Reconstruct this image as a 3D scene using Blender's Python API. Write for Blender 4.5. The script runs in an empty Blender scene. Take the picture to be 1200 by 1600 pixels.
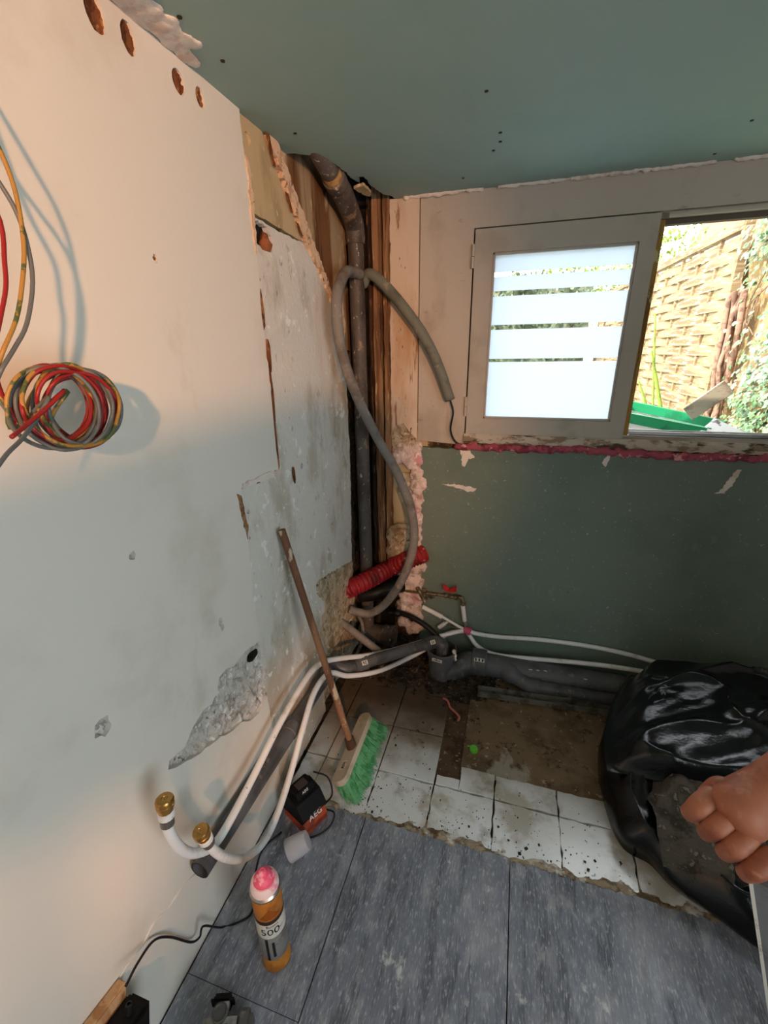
import bpy, bmesh, math, random
from mathutils import Vector, Matrix, noise
from mathutils.geometry import delaunay_2d_cdt
R = random.Random(7)
SC = bpy.context.scene
COL = SC.collection
H = 1.9016                      # ceiling height

# ------------------------------------------------------------------ camera
FPX, PITCH, YAW, ROLL = 674.903, .3545, -.2937, -.0163
CAM = Vector((.6417, -1.7608, 1.3925))
FW = Vector((math.sin(YAW)*math.cos(PITCH), math.cos(YAW)*math.cos(PITCH), -math.sin(PITCH)))
_r0 = Vector((math.cos(YAW), -math.sin(YAW), 0)); _u0 = _r0.cross(FW)
RT = math.cos(ROLL)*_r0 + math.sin(ROLL)*_u0
UP = -math.sin(ROLL)*_r0 + math.cos(ROLL)*_u0
cd = bpy.data.cameras.new('camera'); cam = bpy.data.objects.new('camera', cd); COL.objects.link(cam)
cd.sensor_fit = 'VERTICAL'; cd.sensor_height = 24; cd.lens = FPX/1600*24; cd.clip_start = .02; cd.clip_end = 200
m = Matrix((RT, UP, -FW)).transposed().to_4x4(); m.translation = CAM; cam.matrix_world = m
SC.camera = cam

# ------------------------------------------------------------------ world, sun, openings, exposure
W = bpy.data.worlds.new('sky'); SC.world = W; W.use_nodes = True
bg = W.node_tree.nodes['Background']; bg.inputs[0].default_value = (.90, .96, 1.0, 1); bg.inputs[1].default_value = 6.6
sl = bpy.data.lights.new('sun', 'SUN'); sl.energy = 9.0; sl.angle = .012; sl.color = (1, .93, .8)
so = bpy.data.objects.new('sun', sl); COL.objects.link(so)
so.rotation_euler = Vector((.62, .42, -.66)).to_track_quat('-Z', 'Y').to_euler()
def portal(loc, d, sx, sy):
    l = bpy.data.lights.new('daylight_portal', 'AREA'); l.shape = 'RECTANGLE'; l.size = sx; l.size_y = sy; l.cycles.is_portal = True
    o = bpy.data.objects.new('daylight_portal', l); COL.objects.link(o); o.location = loc
    o.rotation_euler = Vector(d).to_track_quat('-Z', 'Y').to_euler()
portal((1.12, .13, 1.43), (0, -1, 0), 1.4, .76)
portal((2.29, -2.6, 1.15), (-1, 0, 0), 1.2, 1.2)
VS = SC.view_settings
VS.view_transform = 'Standard'; VS.look = 'None'; VS.gamma = 1; VS.use_curve_mapping = False; VS.exposure = 0.12

# ------------------------------------------------------------------ helpers
def Q(px, py, x=None, y=None, z=None):
    """pixel of the 1200x1600 photograph -> point on a world plane"""
    d = FW + RT*((px-600)/FPX) + UP*((800-py)/FPX)
    if x is not None: t = (x-CAM.x)/d.x
    elif y is not None: t = (y-CAM.y)/d.y
    else: t = (z-CAM.z)/d.z
    return CAM + d*t
def lin(c):
    if isinstance(c, str): c = tuple(int(c[i:i+2], 16) for i in (1, 3, 5))
    return tuple((v/255/12.92 if v/255 <= .04045 else ((v/255+.055)/1.055)**2.4) for v in c[:3]) + (1,)
def M(name, base, layers=(), rough=.75, bump=0, bscale=60, bstretch=(1, 1, 1), metal=0, spec=.4, trans=0, alpha=1, ior=1.45, translucent=0, emit=0, rlayer=None):
    """layers: (colour, scale, lo, hi, stretch, seed[, kind[, opacity]])"""
    mt = bpy.data.materials.new(name); mt.use_nodes = True; nt = mt.node_tree; N = nt.nodes; L = nt.links
    bs = N['Principled BSDF']; tc = N.new('ShaderNodeTexCoord')
    bs.inputs['Roughness'].default_value = rough; bs.inputs['Metallic'].default_value = metal
    bs.inputs['Specular IOR Level'].default_value = spec; bs.inputs['Transmission Weight'].default_value = trans
    bs.inputs['Alpha'].default_value = alpha; bs.inputs['IOR'].default_value = ior
    bs.inputs['Base Color'].default_value = lin(base)
    prev = None
    def tex(kind, scale, st, seed):
        mp = N.new('ShaderNodeMapping'); L.new(tc.outputs['Object'], mp.inputs[0])
        mp.inputs['Scale'].default_value = st; mp.inputs['Location'].default_value = (seed*1.37, seed*2.11, seed*.73)
        if kind == 'vor':
            t = N.new('ShaderNodeTexVoronoi'); t.inputs['Scale'].default_value = scale; L.new(mp.outputs[0], t.inputs['Vector']); return t.outputs['Distance']
        if kind == 'x' or kind == 'y' or kind == 'z':
            s = N.new('ShaderNodeSeparateXYZ'); L.new(tc.outputs['Object'], s.inputs[0])
            nz = N.new('ShaderNodeTexNoise'); nz.inputs['Scale'].default_value = scale; nz.inputs['Detail'].default_value = 5; L.new(mp.outputs[0], nz.inputs['Vector'])
            a = N.new('ShaderNodeMath'); a.operation = 'MULTIPLY_ADD'; a.inputs[1].default_value = .25
            L.new(nz.outputs[0], a.inputs[0]); L.new(s.outputs['XYZ'.index(kind.upper())], a.inputs[2]); return a.outputs[0]
        t = N.new('ShaderNodeTexNoise'); t.inputs['Scale'].default_value = scale; t.inputs['Detail'].default_value = 8; t.inputs['Roughness'].default_value = .62
        L.new(mp.outputs[0], t.inputs['Vector']); return t.outputs[0]
    for ly in layers:
        col, scale, lo, hi = ly[:4]; st = ly[4] if len(ly) > 4 else (1, 1, 1); seed = ly[5] if len(ly) > 5 else 0
        kind = ly[6] if len(ly) > 6 else 'noise'; op = ly[7] if len(ly) > 7 else 1
        o = tex(kind, scale, st, seed)
        if kind == 'noise': lo, hi = .5+(lo-.5)*.62, .5+(hi-.5)*.62
        mr = N.new('ShaderNodeMapRange'); mr.interpolation_type = 'SMOOTHSTEP'; L.new(o, mr.inputs[0])
        if lo < hi:
            mr.inputs[1].default_value = lo; mr.inputs[2].default_value = hi; mr.inputs[3].default_value = 0; mr.inputs[4].default_value = op
        else:
            mr.inputs[1].default_value = hi; mr.inputs[2].default_value = lo; mr.inputs[3].default_value = op; mr.inputs[4].default_value = 0
        mx = N.new('ShaderNodeMix'); mx.data_type = 'RGBA'; L.new(mr.outputs[0], mx.inputs[0])
        if prev: L.new(prev, mx.inputs[6])
        else: mx.inputs[6].default_value = lin(base)
        mx.inputs[7].default_value = lin(col); prev = mx.outputs[2]
    if prev: L.new(prev, bs.inputs['Base Color'])
    if bump:
        b = N.new('ShaderNodeBump'); b.inputs['Strength'].default_value = bump; b.inputs['Distance'].default_value = .01
        L.new(tex('noise', bscale, bstretch, 3), b.inputs['Height']); L.new(b.outputs[0], bs.inputs['Normal'])
    if translucent:
        t = N.new('ShaderNodeBsdfTranslucent'); t.inputs[0].default_value = lin(base); mixs = N.new('ShaderNodeMixShader'); mixs.inputs[0].default_value = translucent
        L.new(bs.outputs[0], mixs.inputs[1]); L.new(t.outputs[0], mixs.inputs[2]); L.new(mixs.outputs[0], N['Material Output'].inputs[0])
    if emit:
        bs.inputs['Emission Color'].default_value = lin(base); bs.inputs['Emission Strength'].default_value = emit
    return mt

def inside(x, y, poly):
    c = False; j = len(poly)-1
    for i in range(len(poly)):
        a, b = poly[i], poly[j]
        if (a[1] > y) != (b[1] > y) and x < (b[0]-a[0])*(y-a[1])/(b[1]-a[1])+a[0]: c = not c
        j = i
    return c
def fill(loops):
    co = []; ed = []
    for lp in loops:
        b = len(co); co += [Vector(q[:2]) for q in lp]; ed += [(b+i, b+(i+1) % len(lp)) for i in range(len(lp))]
    vo, eo, fo, _, _, _ = delaunay_2d_cdt(co, ed, [], 0, 1e-6); out = []
    for f in fo:
        c = (vo[f[0]]+vo[f[1]]+vo[f[2]])/3
        if inside(c.x, c.y, loops[0]) and not any(inside(c.x, c.y, h) for h in loops[1:]): out.append(tuple(f))
    return vo, out
class MB:
    def __init__(s): s.v = []; s.f = []; s.mi = []; s.k = 0
    def add(s, vs, fs, mi=None):
        b = len(s.v); s.v += [Vector(p) for p in vs]; s.f += [tuple(i+b for i in f) for f in fs]; s.mi += [s.k if mi is None else mi]*len(fs); return s
    def box(s, c, d, rot=None, bev=0):
        c = Vector(c); x, y, z = (q/2 for q in d)
        if bev:
            bm = bmesh.new(); bmesh.ops.create_cube(bm, size=1); bmesh.ops.scale(bm, vec=d, verts=bm.verts)
            bmesh.ops.bevel(bm, geom=bm.edges[:], offset=bev, segments=2, affect='EDGES')
            bm.verts.index_update(); vs = [v.co.copy() for v in bm.verts]; fs = [tuple(v.index for v in f.verts) for f in bm.faces]; bm.free()
        else:
            vs = [Vector((i*x, j*y, k*z)) for i in (-1, 1) for j in (-1, 1) for k in (-1, 1)]
            fs = [(0, 1, 3, 2), (4, 6, 7, 5), (0, 4, 5, 1), (2, 3, 7, 6), (0, 2, 6, 4), (1, 5, 7, 3)]
        if rot is not None: vs = [rot @ v for v in vs]
        return s.add([v+c for v in vs], fs)
    def tube(s, pts, r, n=12, caps=True, hollow=False):
        pts = [Vector(p) for p in pts]; rs = r if isinstance(r, (list, tuple)) else [r]*len(pts)
        t0 = (pts[1]-pts[0]).normalized(); nrm = t0.orthogonal().normalized(); vs = []; fs = []
        for i, p in enumerate(pts):
            t = (pts[min(i+1, len(pts)-1)]-pts[max(i-1, 0)])
            t = t.normalized() if t.length > 1e-9 else t0
            nrm = (nrm-t*nrm.dot(t)); nrm = nrm.normalized() if nrm.length > 1e-6 else t.orthogonal().normalized(); bn = t.cross(nrm)
            for k in range(n):
                a = 2*math.pi*k/n; vs.append(p+(nrm*math.cos(a)+bn*math.sin(a))*rs[i])
        m_ = len(pts)
        for i in range(m_-1):
            for k in range(n): fs.append((i*n+k, i*n+(k+1) % n, (i+1)*n+(k+1) % n, (i+1)*n+k))
        if caps: fs.append(tuple(reversed(range(n)))); fs.append(tuple(range((m_-1)*n, m_*n)))
        return s.add(vs, fs)
    def lathe(s, prof, c=(0, 0, 0), ax=(0, 0, 1), n=24):
        """prof: (radius, height) along ax from c"""
        c = Vector(c); ax = Vector(ax).normalized(); return s.tube_prof([c+ax*h for r, h in prof], [r for r, h in prof], ax, n)
    def tube_prof(s, pts, rs, ax, n):
        nrm = ax.orthogonal().normalized(); bn = ax.cross(nrm); vs = []; fs = []
        for p, r in zip(pts, rs):
            for k in range(n):
                a = 2*math.pi*k/n; vs.append(p+(nrm*math.cos(a)+bn*math.sin(a))*max(r, 1e-5))
        for i in range(len(pts)-1):
            for k in range(n): fs.append((i*n+k, i*n+(k+1) % n, (i+1)*n+(k+1) % n, (i+1)*n+k))
        return s.add(vs, fs)
    def ball(s, c, r, sub=2, sc=(1, 1, 1), nz=0, nf=8, seed=0):
        bm = bmesh.new(); bmesh.ops.create_icosphere(bm, subdivisions=sub, radius=1); vs = []
        for v in bm.verts:
            q = v.co*r*(1+nz*noise.noise(v.co*nf+Vector((seed, seed*2.3, 0)))); vs.append(Vector((q.x*sc[0], q.y*sc[1], q.z*sc[2]))+Vector(c))
        bm.verts.index_update(); fs = [tuple(v.index for v in f.verts) for f in bm.faces]; bm.free(); return s.add(vs, fs)
    def slab(s, outline, holes, fn, thick, back=False):
        """flat piece with holes: fn(u,v,d) maps outline coords + depth (0 = front, >0 = into the piece)"""
        loops = [list(outline)]+[list(h) for h in holes]; vo, fo = fill(loops)
        s.add([fn(v.x, v.y, 0) for v in vo], fo)
        if back: s.add([fn(v.x, v.y, thick) for v in vo], [tuple(reversed(f)) for f in fo])
        for lp in loops:
            n = len(lp); s.add([fn(a, b, 0) for a, b in lp]+[fn(a, b, thick) for a, b in lp], [(i, (i+1) % n, n+(i+1) % n, n+i) for i in range(n)])
        return s
    def grid(s, u0, u1, v0, v1, nu, nv, fn):
        vs = [fn(u0+(u1-u0)*i/nu, v0+(v1-v0)*j/nv) for j in range(nv+1) for i in range(nu+1)]
        return s.add(vs, [(j*(nu+1)+i, j*(nu+1)+i+1, (j+1)*(nu+1)+i+1, (j+1)*(nu+1)+i) for j in range(nv) for i in range(nu)])
    def mesh(s, name, off=(0, 0, 0), smooth=None):
        me = bpy.data.meshes.new(name); o = Vector(off)
        me.from_pydata([tuple(v-o) for v in s.v], [], s.f); me.validate()
        bm = bmesh.new(); bm.from_mesh(me); bmesh.ops.recalc_face_normals(bm, faces=bm.faces); bm.to_mesh(me); bm.free()
        if any(s.mi) and len(me.polygons) == len(s.mi): me.polygons.foreach_set('material_index', s.mi)
        if smooth: me.shade_smooth() if smooth is True else smooth_angle(me, smooth)
        return me
def smooth_angle(me, deg):
    me.shade_smooth()
    bm = bmesh.new(); bm.from_mesh(me); lim = math.radians(deg)
    for e in bm.edges: e.smooth = (len(e.link_faces) == 2 and e.calc_face_angle(0) < lim)
    bm.to_mesh(me); bm.free()

ROOTLOC = {}
def link(name, me, mats, parent=None):
    o = bpy.data.objects.new(name, me); COL.objects.link(o)
    for mt in (mats if isinstance(mats, (list, tuple)) else [mats]): me.materials.append(mt)
    if parent: o.parent = parent; ROOTLOC[o.name] = ROOTLOC.get(parent.name, Vector((0, 0, 0)))
    return o
def part(name, mb, mats, parent, smooth=35, kind=None):
    o = link(name, mb.mesh(name, ROOTLOC.get(parent.name, (0, 0, 0)), smooth), mats, parent)
    if kind: o['kind'] = kind
    return o
def tag(o, label, cat, group=None):
    o['label'] = label; o['category'] = cat
    if group: o['group'] = group
    return o
def thing(name, label, cat, loc, group=None):
    o = bpy.data.objects.new(name, None); COL.objects.link(o); o.empty_display_size = .05; o.location = loc
    ROOTLOC[o.name] = Vector(loc); return tag(o, label, cat, group)
def solo(name, mb, mats, label, cat, loc=(0, 0, 0), smooth=35, group=None):
    o = link(name, mb.mesh(name, loc, smooth), mats); o.location = loc; ROOTLOC[o.name] = Vector(loc); return tag(o, label, cat, group)
def struct(name, mb, mats, smooth=None):
    o = link(name, mb.mesh(name, (0, 0, 0), smooth), mats); o['kind'] = 'structure'; return o
def spline(pts, n=8):
    pts = [Vector(p) for p in pts]; P = [pts[0]*2-pts[1]]+pts+[pts[-1]*2-pts[-2]]; out = []
    for i in range(1, len(P)-2):
        a, b, c, d = P[i-1:i+3]
        for k in range(n):
            t = k/n; out.append(.5*((2*b)+(c-a)*t+(2*a-5*b+4*c-d)*t*t+(-a+3*b-3*c+d)*t**3))
    out.append(pts[-1]); return out
def jag(poly, step=.012, amp=.003, seed=1, closed=True, skip=()):
    rr = random.Random(seed); out = []; n = len(poly)
    for i in range(n if closed else n-1):
        a = Vector(poly[i]); b = Vector(poly[(i+1) % n]); k = 1 if i in skip else max(1, int((b-a).length/step)); nn = (b-a).normalized() if (b-a).length else Vector((1, 0)); nn = Vector((-nn.y, nn.x))
        for j in range(k):
            p = a.lerp(b, j/k)+(nn*rr.uniform(-amp, amp) if j else Vector((0, 0))); out.append((p.x, p.y))
    return out
def circ(u, v, r, n=14, jit=0, seed=0, ru=1, rv=1):
    rr = random.Random(seed); return [(u+ru*r*(1+rr.uniform(-jit, jit))*math.cos(2*math.pi*i/n), v+rv*r*(1+rr.uniform(-jit, jit))*math.sin(2*math.pi*i/n)) for i in range(n)]
LW = lambda u, v, d: Vector((-d, u, v))          # left wall: u = y, v = z, front at x = 0
LWx = lambda x0: (lambda u, v, d: Vector((x0-d, u, v)))
BWy = lambda y0: (lambda u, v, d: Vector((u, y0+d, v)))
FLz = lambda z0: (lambda u, v, d: Vector((u, v, z0-d)))
CLz = lambda z0: (lambda u, v, d: Vector((u, v, z0+d)))
def lump(spheres, voxel=.008, nz=.006, nf=40, seed=0):
    mb = MB()
    for c, r in spheres: mb.ball(c, r, 2)
    me = mb.mesh('tmp'); o = bpy.data.objects.new('tmp', me); COL.objects.link(o)
    md = o.modifiers.new('r', 'REMESH'); md.mode = 'VOXEL'; md.voxel_size = voxel
    dg = bpy.context.evaluated_depsgraph_get(); ev = bpy.data.meshes.new_from_object(o.evaluated_get(dg))
    out = MB(); vs = []
    for v in ev.vertices:
        p = v.co.copy(); vs.append(p+v.normal*(noise.fractal(p*nf+Vector((seed, 0, 0)), 1, 2, 3)*nz))
    out.add(vs, [tuple(p.vertices) for p in ev.polygons]); bpy.data.objects.remove(o); return out
def text_mb(txt, size, fn, extr=.0006):
    cu = bpy.data.curves.new('t', 'FONT'); cu.body = txt; cu.size = size; cu.align_x = 'CENTER'; cu.align_y = 'CENTER'; cu.resolution_u = 3; cu.extrude = extr
    o = bpy.data.objects.new('t', cu); COL.objects.link(o); dg = bpy.context.evaluated_depsgraph_get(); me = bpy.data.meshes.new_from_object(o.evaluated_get(dg))
    mb = MB(); mb.add([fn(v.co) for v in me.vertices], [tuple(p.vertices) for p in me.polygons]); bpy.data.objects.remove(o); return mb
def copy_to(src, name, parent, loc, rot=None, scale=None):
    c = src.copy(); c.name = name; COL.objects.link(c); c.parent = parent; c.location = loc
    if rot is not None: c.rotation_euler = rot
    if scale: c.scale = (scale,)*3 if not isinstance(scale, (tuple, list)) else scale
    return c

# ------------------------------------------------------------------ materials of the room
m_paint = M('white_wall_paint', (222, 219, 211), [((208, 202, 190), 2.2, .5, .8, (1, 1, 1), 1), ((176, 166, 146), 5, .68, .9, (1, 1, .5), 4, 'noise', .35)], rough=.55, bump=.05, bscale=25)
m_strip = M('scuffed_plaster', (216, 214, 207), [((188, 181, 166), 5, .48, .72, (1, 1, .5), 2), ((158, 146, 124), 14, .66, .8, (1, 1, .6), 5, 'noise', .55), ((92, 84, 74), 60, .74, .82, (1, 1, .35), 8, 'noise', .6), ((178, 160, 132), .1, .62, .2, (1, 1, 1), 3, 'z', .45), ((236, 236, 232), 22, .66, .75, (1, 1, 1), 12)], rough=.85, bump=.35, bscale=70)
m_rawplaster = M('broken_plaster', (206, 202, 196), [((172, 164, 154), 30, .5, .66), ((110, 102, 92), 60, .64, .76, (1, 1, 1), 5), ((238, 236, 232), 45, .58, .68, (1, 1, 1), 9)], rough=.95, bump=.8, bscale=120)
m_beigeboard = M('bare_board_face', (190, 170, 134), [((168, 148, 112), 7, .5, .7, (1, 1, .3)), ((214, 198, 168), 40, .68, .76, (1, 1, .6), 3)], rough=.85, bump=.15, bscale=60)
m_tornpaper = M('torn_plaster_edge', (226, 196, 166), [((196, 158, 124), 30, .5, .68), ((120, 84, 60), 60, .66, .75, (1, 1, 1), 4)], rough=.95, bump=.6, bscale=90)
m_brownboard = M('damp_stained_board', (170, 148, 118), [((120, 84, 52), 4, .45, .66, (1, 2.2, .25), 2), ((76, 48, 30), 5, .6, .74, (1, 2.4, .2), 6), ((200, 178, 146), 9, .64, .75, (1, 1, .4), 9)], rough=.85, bump=.2, bscale=50)
m_masonry = M('dark_wall_core', (108, 88, 68), [((66, 52, 40), 20, .45, .65), ((150, 130, 106), 45, .62, .72)], rough=.95, bump=.8, bscale=90)
m_plug = M('drilled_wood', (128, 76, 40), [((86, 48, 24), 80, .45, .6, (1, 1, .3)), ((176, 122, 76), 60, .6, .7, (1, 1, .3), 4)], rough=.9, bump=.6, bscale=150)
m_greenboard = M('green_plasterboard', (112, 127, 118), [((104, 120, 110), 2.5, .45, .7), ((128, 142, 134), 24, .68, .82, (1, 1, .5), 3, 'noise', .4), ((196, 196, 184), 90, .74, .8, (1, 1, 1), 7, 'noise', .6)], rough=.8, bump=.05, bscale=60)
m_ceil = M('green_ceiling_board', (150, 174, 165), [((142, 170, 162), 1.5, .4, .7), ((138, 160, 150), 6, .62, .8, (1, .3, 1), 4, 'noise', .5)], rough=.7, bump=.03, bscale=30)
m_framepaint = M('greyish_white_woodwork', (184, 176, 166), [((166, 157, 145), 4, .5, .72, (1, 1, .6)), ((128, 114, 98), 26, .72, .84, (.4, 1, 1), 3, 'noise', .5), ((92, 78, 64), 60, .82, .88, (1, 1, .4), 6, 'noise', .5)], rough=.6, bump=.08, bscale=40)
m_sashpaint = M('sash_paint', (178, 172, 163), [((166, 159, 149), 5, .5, .75), ((136, 122, 106), 40, .84, .9, (1, 1, .5), 3, 'noise', .5)], rough=.5, bump=.04, bscale=40)
m_stripboard = M('faded_wood_board', (206, 190, 172), [((186, 150, 120), 3, .5, .7, (1, 1, .3)), ((140, 108, 80), 18, .66, .76, (2, 1, .2), 3), ((100, 76, 54), 60, .72, .78, (1, 1, .3), 5)], rough=.75, bump=.15, bscale=50, bstretch=(3, 1, .3))
m_batten = M('old_timber', (150, 116, 84), [((106, 74, 48), 10, .4, .65, (4, 4, .25)), ((66, 42, 28), 16, .58, .72, (4, 4, .2), 4), ((186, 158, 126), 30, .64, .74, (3, 3, .3), 8)], rough=.85, bump=.35, bscale=40, bstretch=(4, 4, .3))
m_darktimber = M('dark_timber', (72, 50, 36), [((40, 26, 18), 14, .4, .66, (4, 4, .2)), ((120, 86, 60), 30, .62, .74, (3, 3, .3), 4)], rough=.9, bump=.3, bscale=40)  # darker brown than the other battens
m_pinkfoam = M('pink_foam', (170, 84, 100), [((128, 56, 72), 20, .45, .65), ((226, 160, 164), 34, .6, .72, (1, 1, 1), 4)], rough=.9, bump=.5, bscale=90)
m_whitefoam = M('pale_foam', (222, 204, 198), [((214, 160, 168), 9, .56, .72), ((176, 156, 140), 26, .54, .72, (1, 1, 1), 3), ((240, 234, 228), 40, .6, .7, (1, 1, 1), 5)], rough=.95, bump=.6, bscale=80)
m_mortar = M('beige_mortar', (186, 170, 144), [((150, 132, 104), 16, .45, .68), ((108, 92, 70), 50, .62, .73, (1, 1, 1), 4), ((216, 204, 184), 30, .62, .72, (1, 1, 1), 8)], rough=.98, bump=.8, bscale=90)
m_white_filler = M('white_filler', (226, 218, 210), [((208, 190, 180), 20, .5, .68)], rough=.8, bump=.4, bscale=60)
m_void = M('void_shade', (34, 27, 22), [((18, 14, 12), 20, .4, .6)], rough=1)  # near-black colour standing in for shade in gaps, recesses and the ceiling void
m_tile = M('dirty_white_tile', (226, 228, 228), [((186, 180, 168), 5, .5, .72), ((120, 104, 82), 11, .62, .9, (1, 1, 1), 3, 'noise', .6), ((62, 50, 38), 170, .80, .87, (1, 1, 1), 5, 'noise', .85), ((96, 78, 58), 60, .76, .88, (1, 1, 1), 8, 'noise', .7), ((108, 88, 62), 9, -.60, -.36, (1, 1, 1), 2, 'y', .72), ((74, 58, 40), 7, -.46, -.22, (1, 1, 1), 6, 'y', .9)], rough=.17, bump=.05, bscale=60, spec=.55)
m_grout = M('dark_grout', (74, 64, 52), [((48, 40, 32), 40, .4, .65)], rough=.95, bump=.3, bscale=100)
m_screed = M('brown_screed', (124, 104, 80), [((100, 82, 60), 6, .45, .7), ((78, 62, 46), 30, .6, .74, (1, 1, 1), 4), ((168, 154, 134), 40, .68, .76, (1, 1, 1), 7), ((182, 174, 160), 3.4, .64, .74, (1.6, 1, 1), 21, 'noise', .6)], rough=.95, bump=.4, bscale=90)
m_wetscreed = M('damp_dark_screed', (92, 70, 50), [((66, 48, 34), 14, .45, .68), ((150, 130, 106), 60, .68, .75, (1, 1, 1), 3)], rough=.8, bump=.4, bscale=90)
m_plank = M('dusty_grey_plank', (122, 127, 140), [((84, 87, 96), 8, .44, .68, (4, .5, 1), 1, 'noise', .8), ((140, 144, 153), 90, .44, .70, (3.0, .25, 1), 5, 'noise', .6), ((178, 180, 186), 3.2, .46, .78, (1.4, 1, 1), 12, 'noise', .55), ((188, 190, 194), 22, .5, .85, (1.6, .7, 1), 19, 'noise', .45), ((206, 208, 212), 110, .54, .80, (2.0, .5, 1), 14, 'noise', .6), ((222, 222, 220), 15, .72, .86, (1.3, 1, 1), 31, 'noise', .75), ((60, 60, 66), 20, .7, .9, (6, .5, 1), 17, 'noise', .7)], rough=.45, bump=.25, bscale=80, bstretch=(3, .3, 1), spec=.4)
m_adh = M('crumbled_adhesive', (176, 158, 134), [((112, 90, 66), 18, .46, .66), ((228, 222, 212), 14, .52, .70, (1, 1, 1), 4)], rough=.95, bump=.7, bscale=110)
m_dirt = M('dark_rubble_dirt', (66, 54, 42), [((38, 30, 24), 30, .4, .62), ((120, 104, 84), 60, .62, .72, (1, 1, 1), 5)], rough=.98, bump=.8, bscale=90)
m_plain = M('rear_wall_paint', (208, 204, 196), [((190, 184, 174), 3, .5, .7)], rough=.8)

# ------------------------------------------------------------------ floor
YE = -.867
floor = struct('floor', MB().box((1.15, -1.81, -.061), (2.4, 3.75, .1)), m_grout)
def piece(name, x0, x1, y0, y1, zt, th, mt, parent, jit=0, seed=0, bev=.0015, chips=0):
    poly = [(x0, y0), (x1, y0), (x1, y1), (x0, y1)]
    if jit: poly = jag(poly, .02, jit, seed)
    mb = MB(); b = bev
    cx, cy = (x0+x1)/2, (y0+y1)/2
    ins = [(cx+(u-cx)*(1-2*b/max(x1-x0, .01)), cy+(v-cy)*(1-2*b/max(y1-y0, .01))) for u, v in poly]
    n = len(poly)
    vo, fo = fill([ins])
    mb.add([(v.x, v.y, zt) for v in vo], fo)
    mb.add([(u, v, zt) for u, v in ins]+[(u, v, zt-b*.7) for u, v in poly]+[(u, v, zt-th) for u, v in poly], [(i, (i+1) % n, n+(i+1) % n, n+i) for i in range(n)]+[(n+i, n+(i+1) % n, 2*n+(i+1) % n, 2*n+i) for i in range(n)])
    return part(name, mb, mt, parent, None)
TX, TY, g = .0831, -.6958, .0022
def tiles():
    xs = [.004]+[TX+.2*i for i in range(0, 12)]
    for i in range(len(xs)-1):
        a, b = xs[i]+g, min(xs[i+1], 2.3)-g
        if a > 2.25: break
        h = lambda: R.uniform(-.0008, .0008)
        piece('floor_tile', a, b, YE+R.uniform(-.006, .004), TY-g, .0+h(), .012, m_tile, floor, .003, i)
        if b < .47 + .02:
            bb = min(b, .481)
            piece('floor_tile', a, bb, TY+g, TY+.2-g, h(), .012, m_tile, floor)
            piece('floor_tile', a, bb, TY+.2+g, TY+.4-g, h(), .012, m_tile, floor)
            piece('floor_tile', a, bb, TY+.4+g, TY+.57, h()-.001, .012, m_tile, floor, .006, 40+i)
        else:
            if a < .49:
                piece('floor_tile', a+.002, .565, TY+g, -.657, h(), .012, m_tile, floor, .003, 60)
                piece('floor_tile', .5655, b, TY+g, -.604, h(), .012, m_tile, floor, .003, 61)
            else: piece('floor_tile', a, b, TY+g, -.604+R.uniform(-.003, .003), h(), .012, m_tile, floor, .003, 70+i)
tiles()
part('screed', MB().grid(.563, 2.28, -.62, 0, 40, 20, lambda u, v: Vector((u, v, -.005+.003*noise.noise(Vector((u*9, v*9, 3)))))), m_screed, floor, True)
part('screed_channel', MB().grid(.478, .567, -.665, 0, 8, 40, lambda u, v: Vector((u, v, -.009+.004*noise.noise(Vector((u*20, v*20, 1)))))), m_wetscreed, floor, True)
px_ = [.004, .2965, .7375, 1.6195, 2.28]
for i in range(4):
    a, b = px_[i]+.0015, px_[i+1]-.0015
    cuts = {0: [-3.58, -2.4, -1.337, YE-.006], 1: [-3.58, -1.75, YE-.004], 2: [-3.58, -2.2, YE-.008], 3: [-3.58, -1.55, YE-.01]}.get(i, [-3.58, -1.9, YE-.01])
    for c0, c1 in zip(cuts, cuts[1:]):
        last = c1 > -1
        mb = MB(); poly = [(a, c0), (b, c0), (b, c1-(.0015 if not last else 0)), (a, c1-(.0015 if not last else 0))]
        if last: poly = jag(poly, .012, .005, i+3, True, (0, 1, 3))
        part('floor_plank', mb.slab(poly, [], FLz(.006), .016), m_plank, floor, None)
# crumbled adhesive along the cut edge
mb = MB()
mb.grid(.12, 2.2, YE-.030, YE+.050, 300, 16, lambda u, v: Vector((u, v, -.006+max(0, .0145*(1-abs(v-YE-.004)/.040)+.007*noise.fractal(Vector((u*38, v*38, 0)), 1, 2, 3)+.005*noise.noise(Vector((u*7, v*4, 4)))-.004))))
part('adhesive_ridge', mb, m_adh, floor, True)
# crumbs (uncountable)
mb = MB(); rr = random.Random(5)
for k in range(560):
    t = rr.random()
    if t < .5: x, y = rr.uniform(.2, 1.0), YE+abs(rr.gauss(0, .09))
    elif t < .8: x, y = rr.uniform(.3, .62), rr.uniform(-.65, -.2)
    else: x, y = rr.uniform(.05, 1.1), rr.uniform(-.85, -.1)
    s = rr.uniform(.001, .003) if rr.random() < .95 else rr.uniform(.004, .007)
    mb.box((x, y, s*.3), (s*rr.uniform(.6, 1.6), s, s*.7), Matrix.Rotation(rr.uniform(0, 3), 3, 'Z'))
o = part('floor_crumbs', mb, m_dirt, floor, None, 'stuff')
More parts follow.
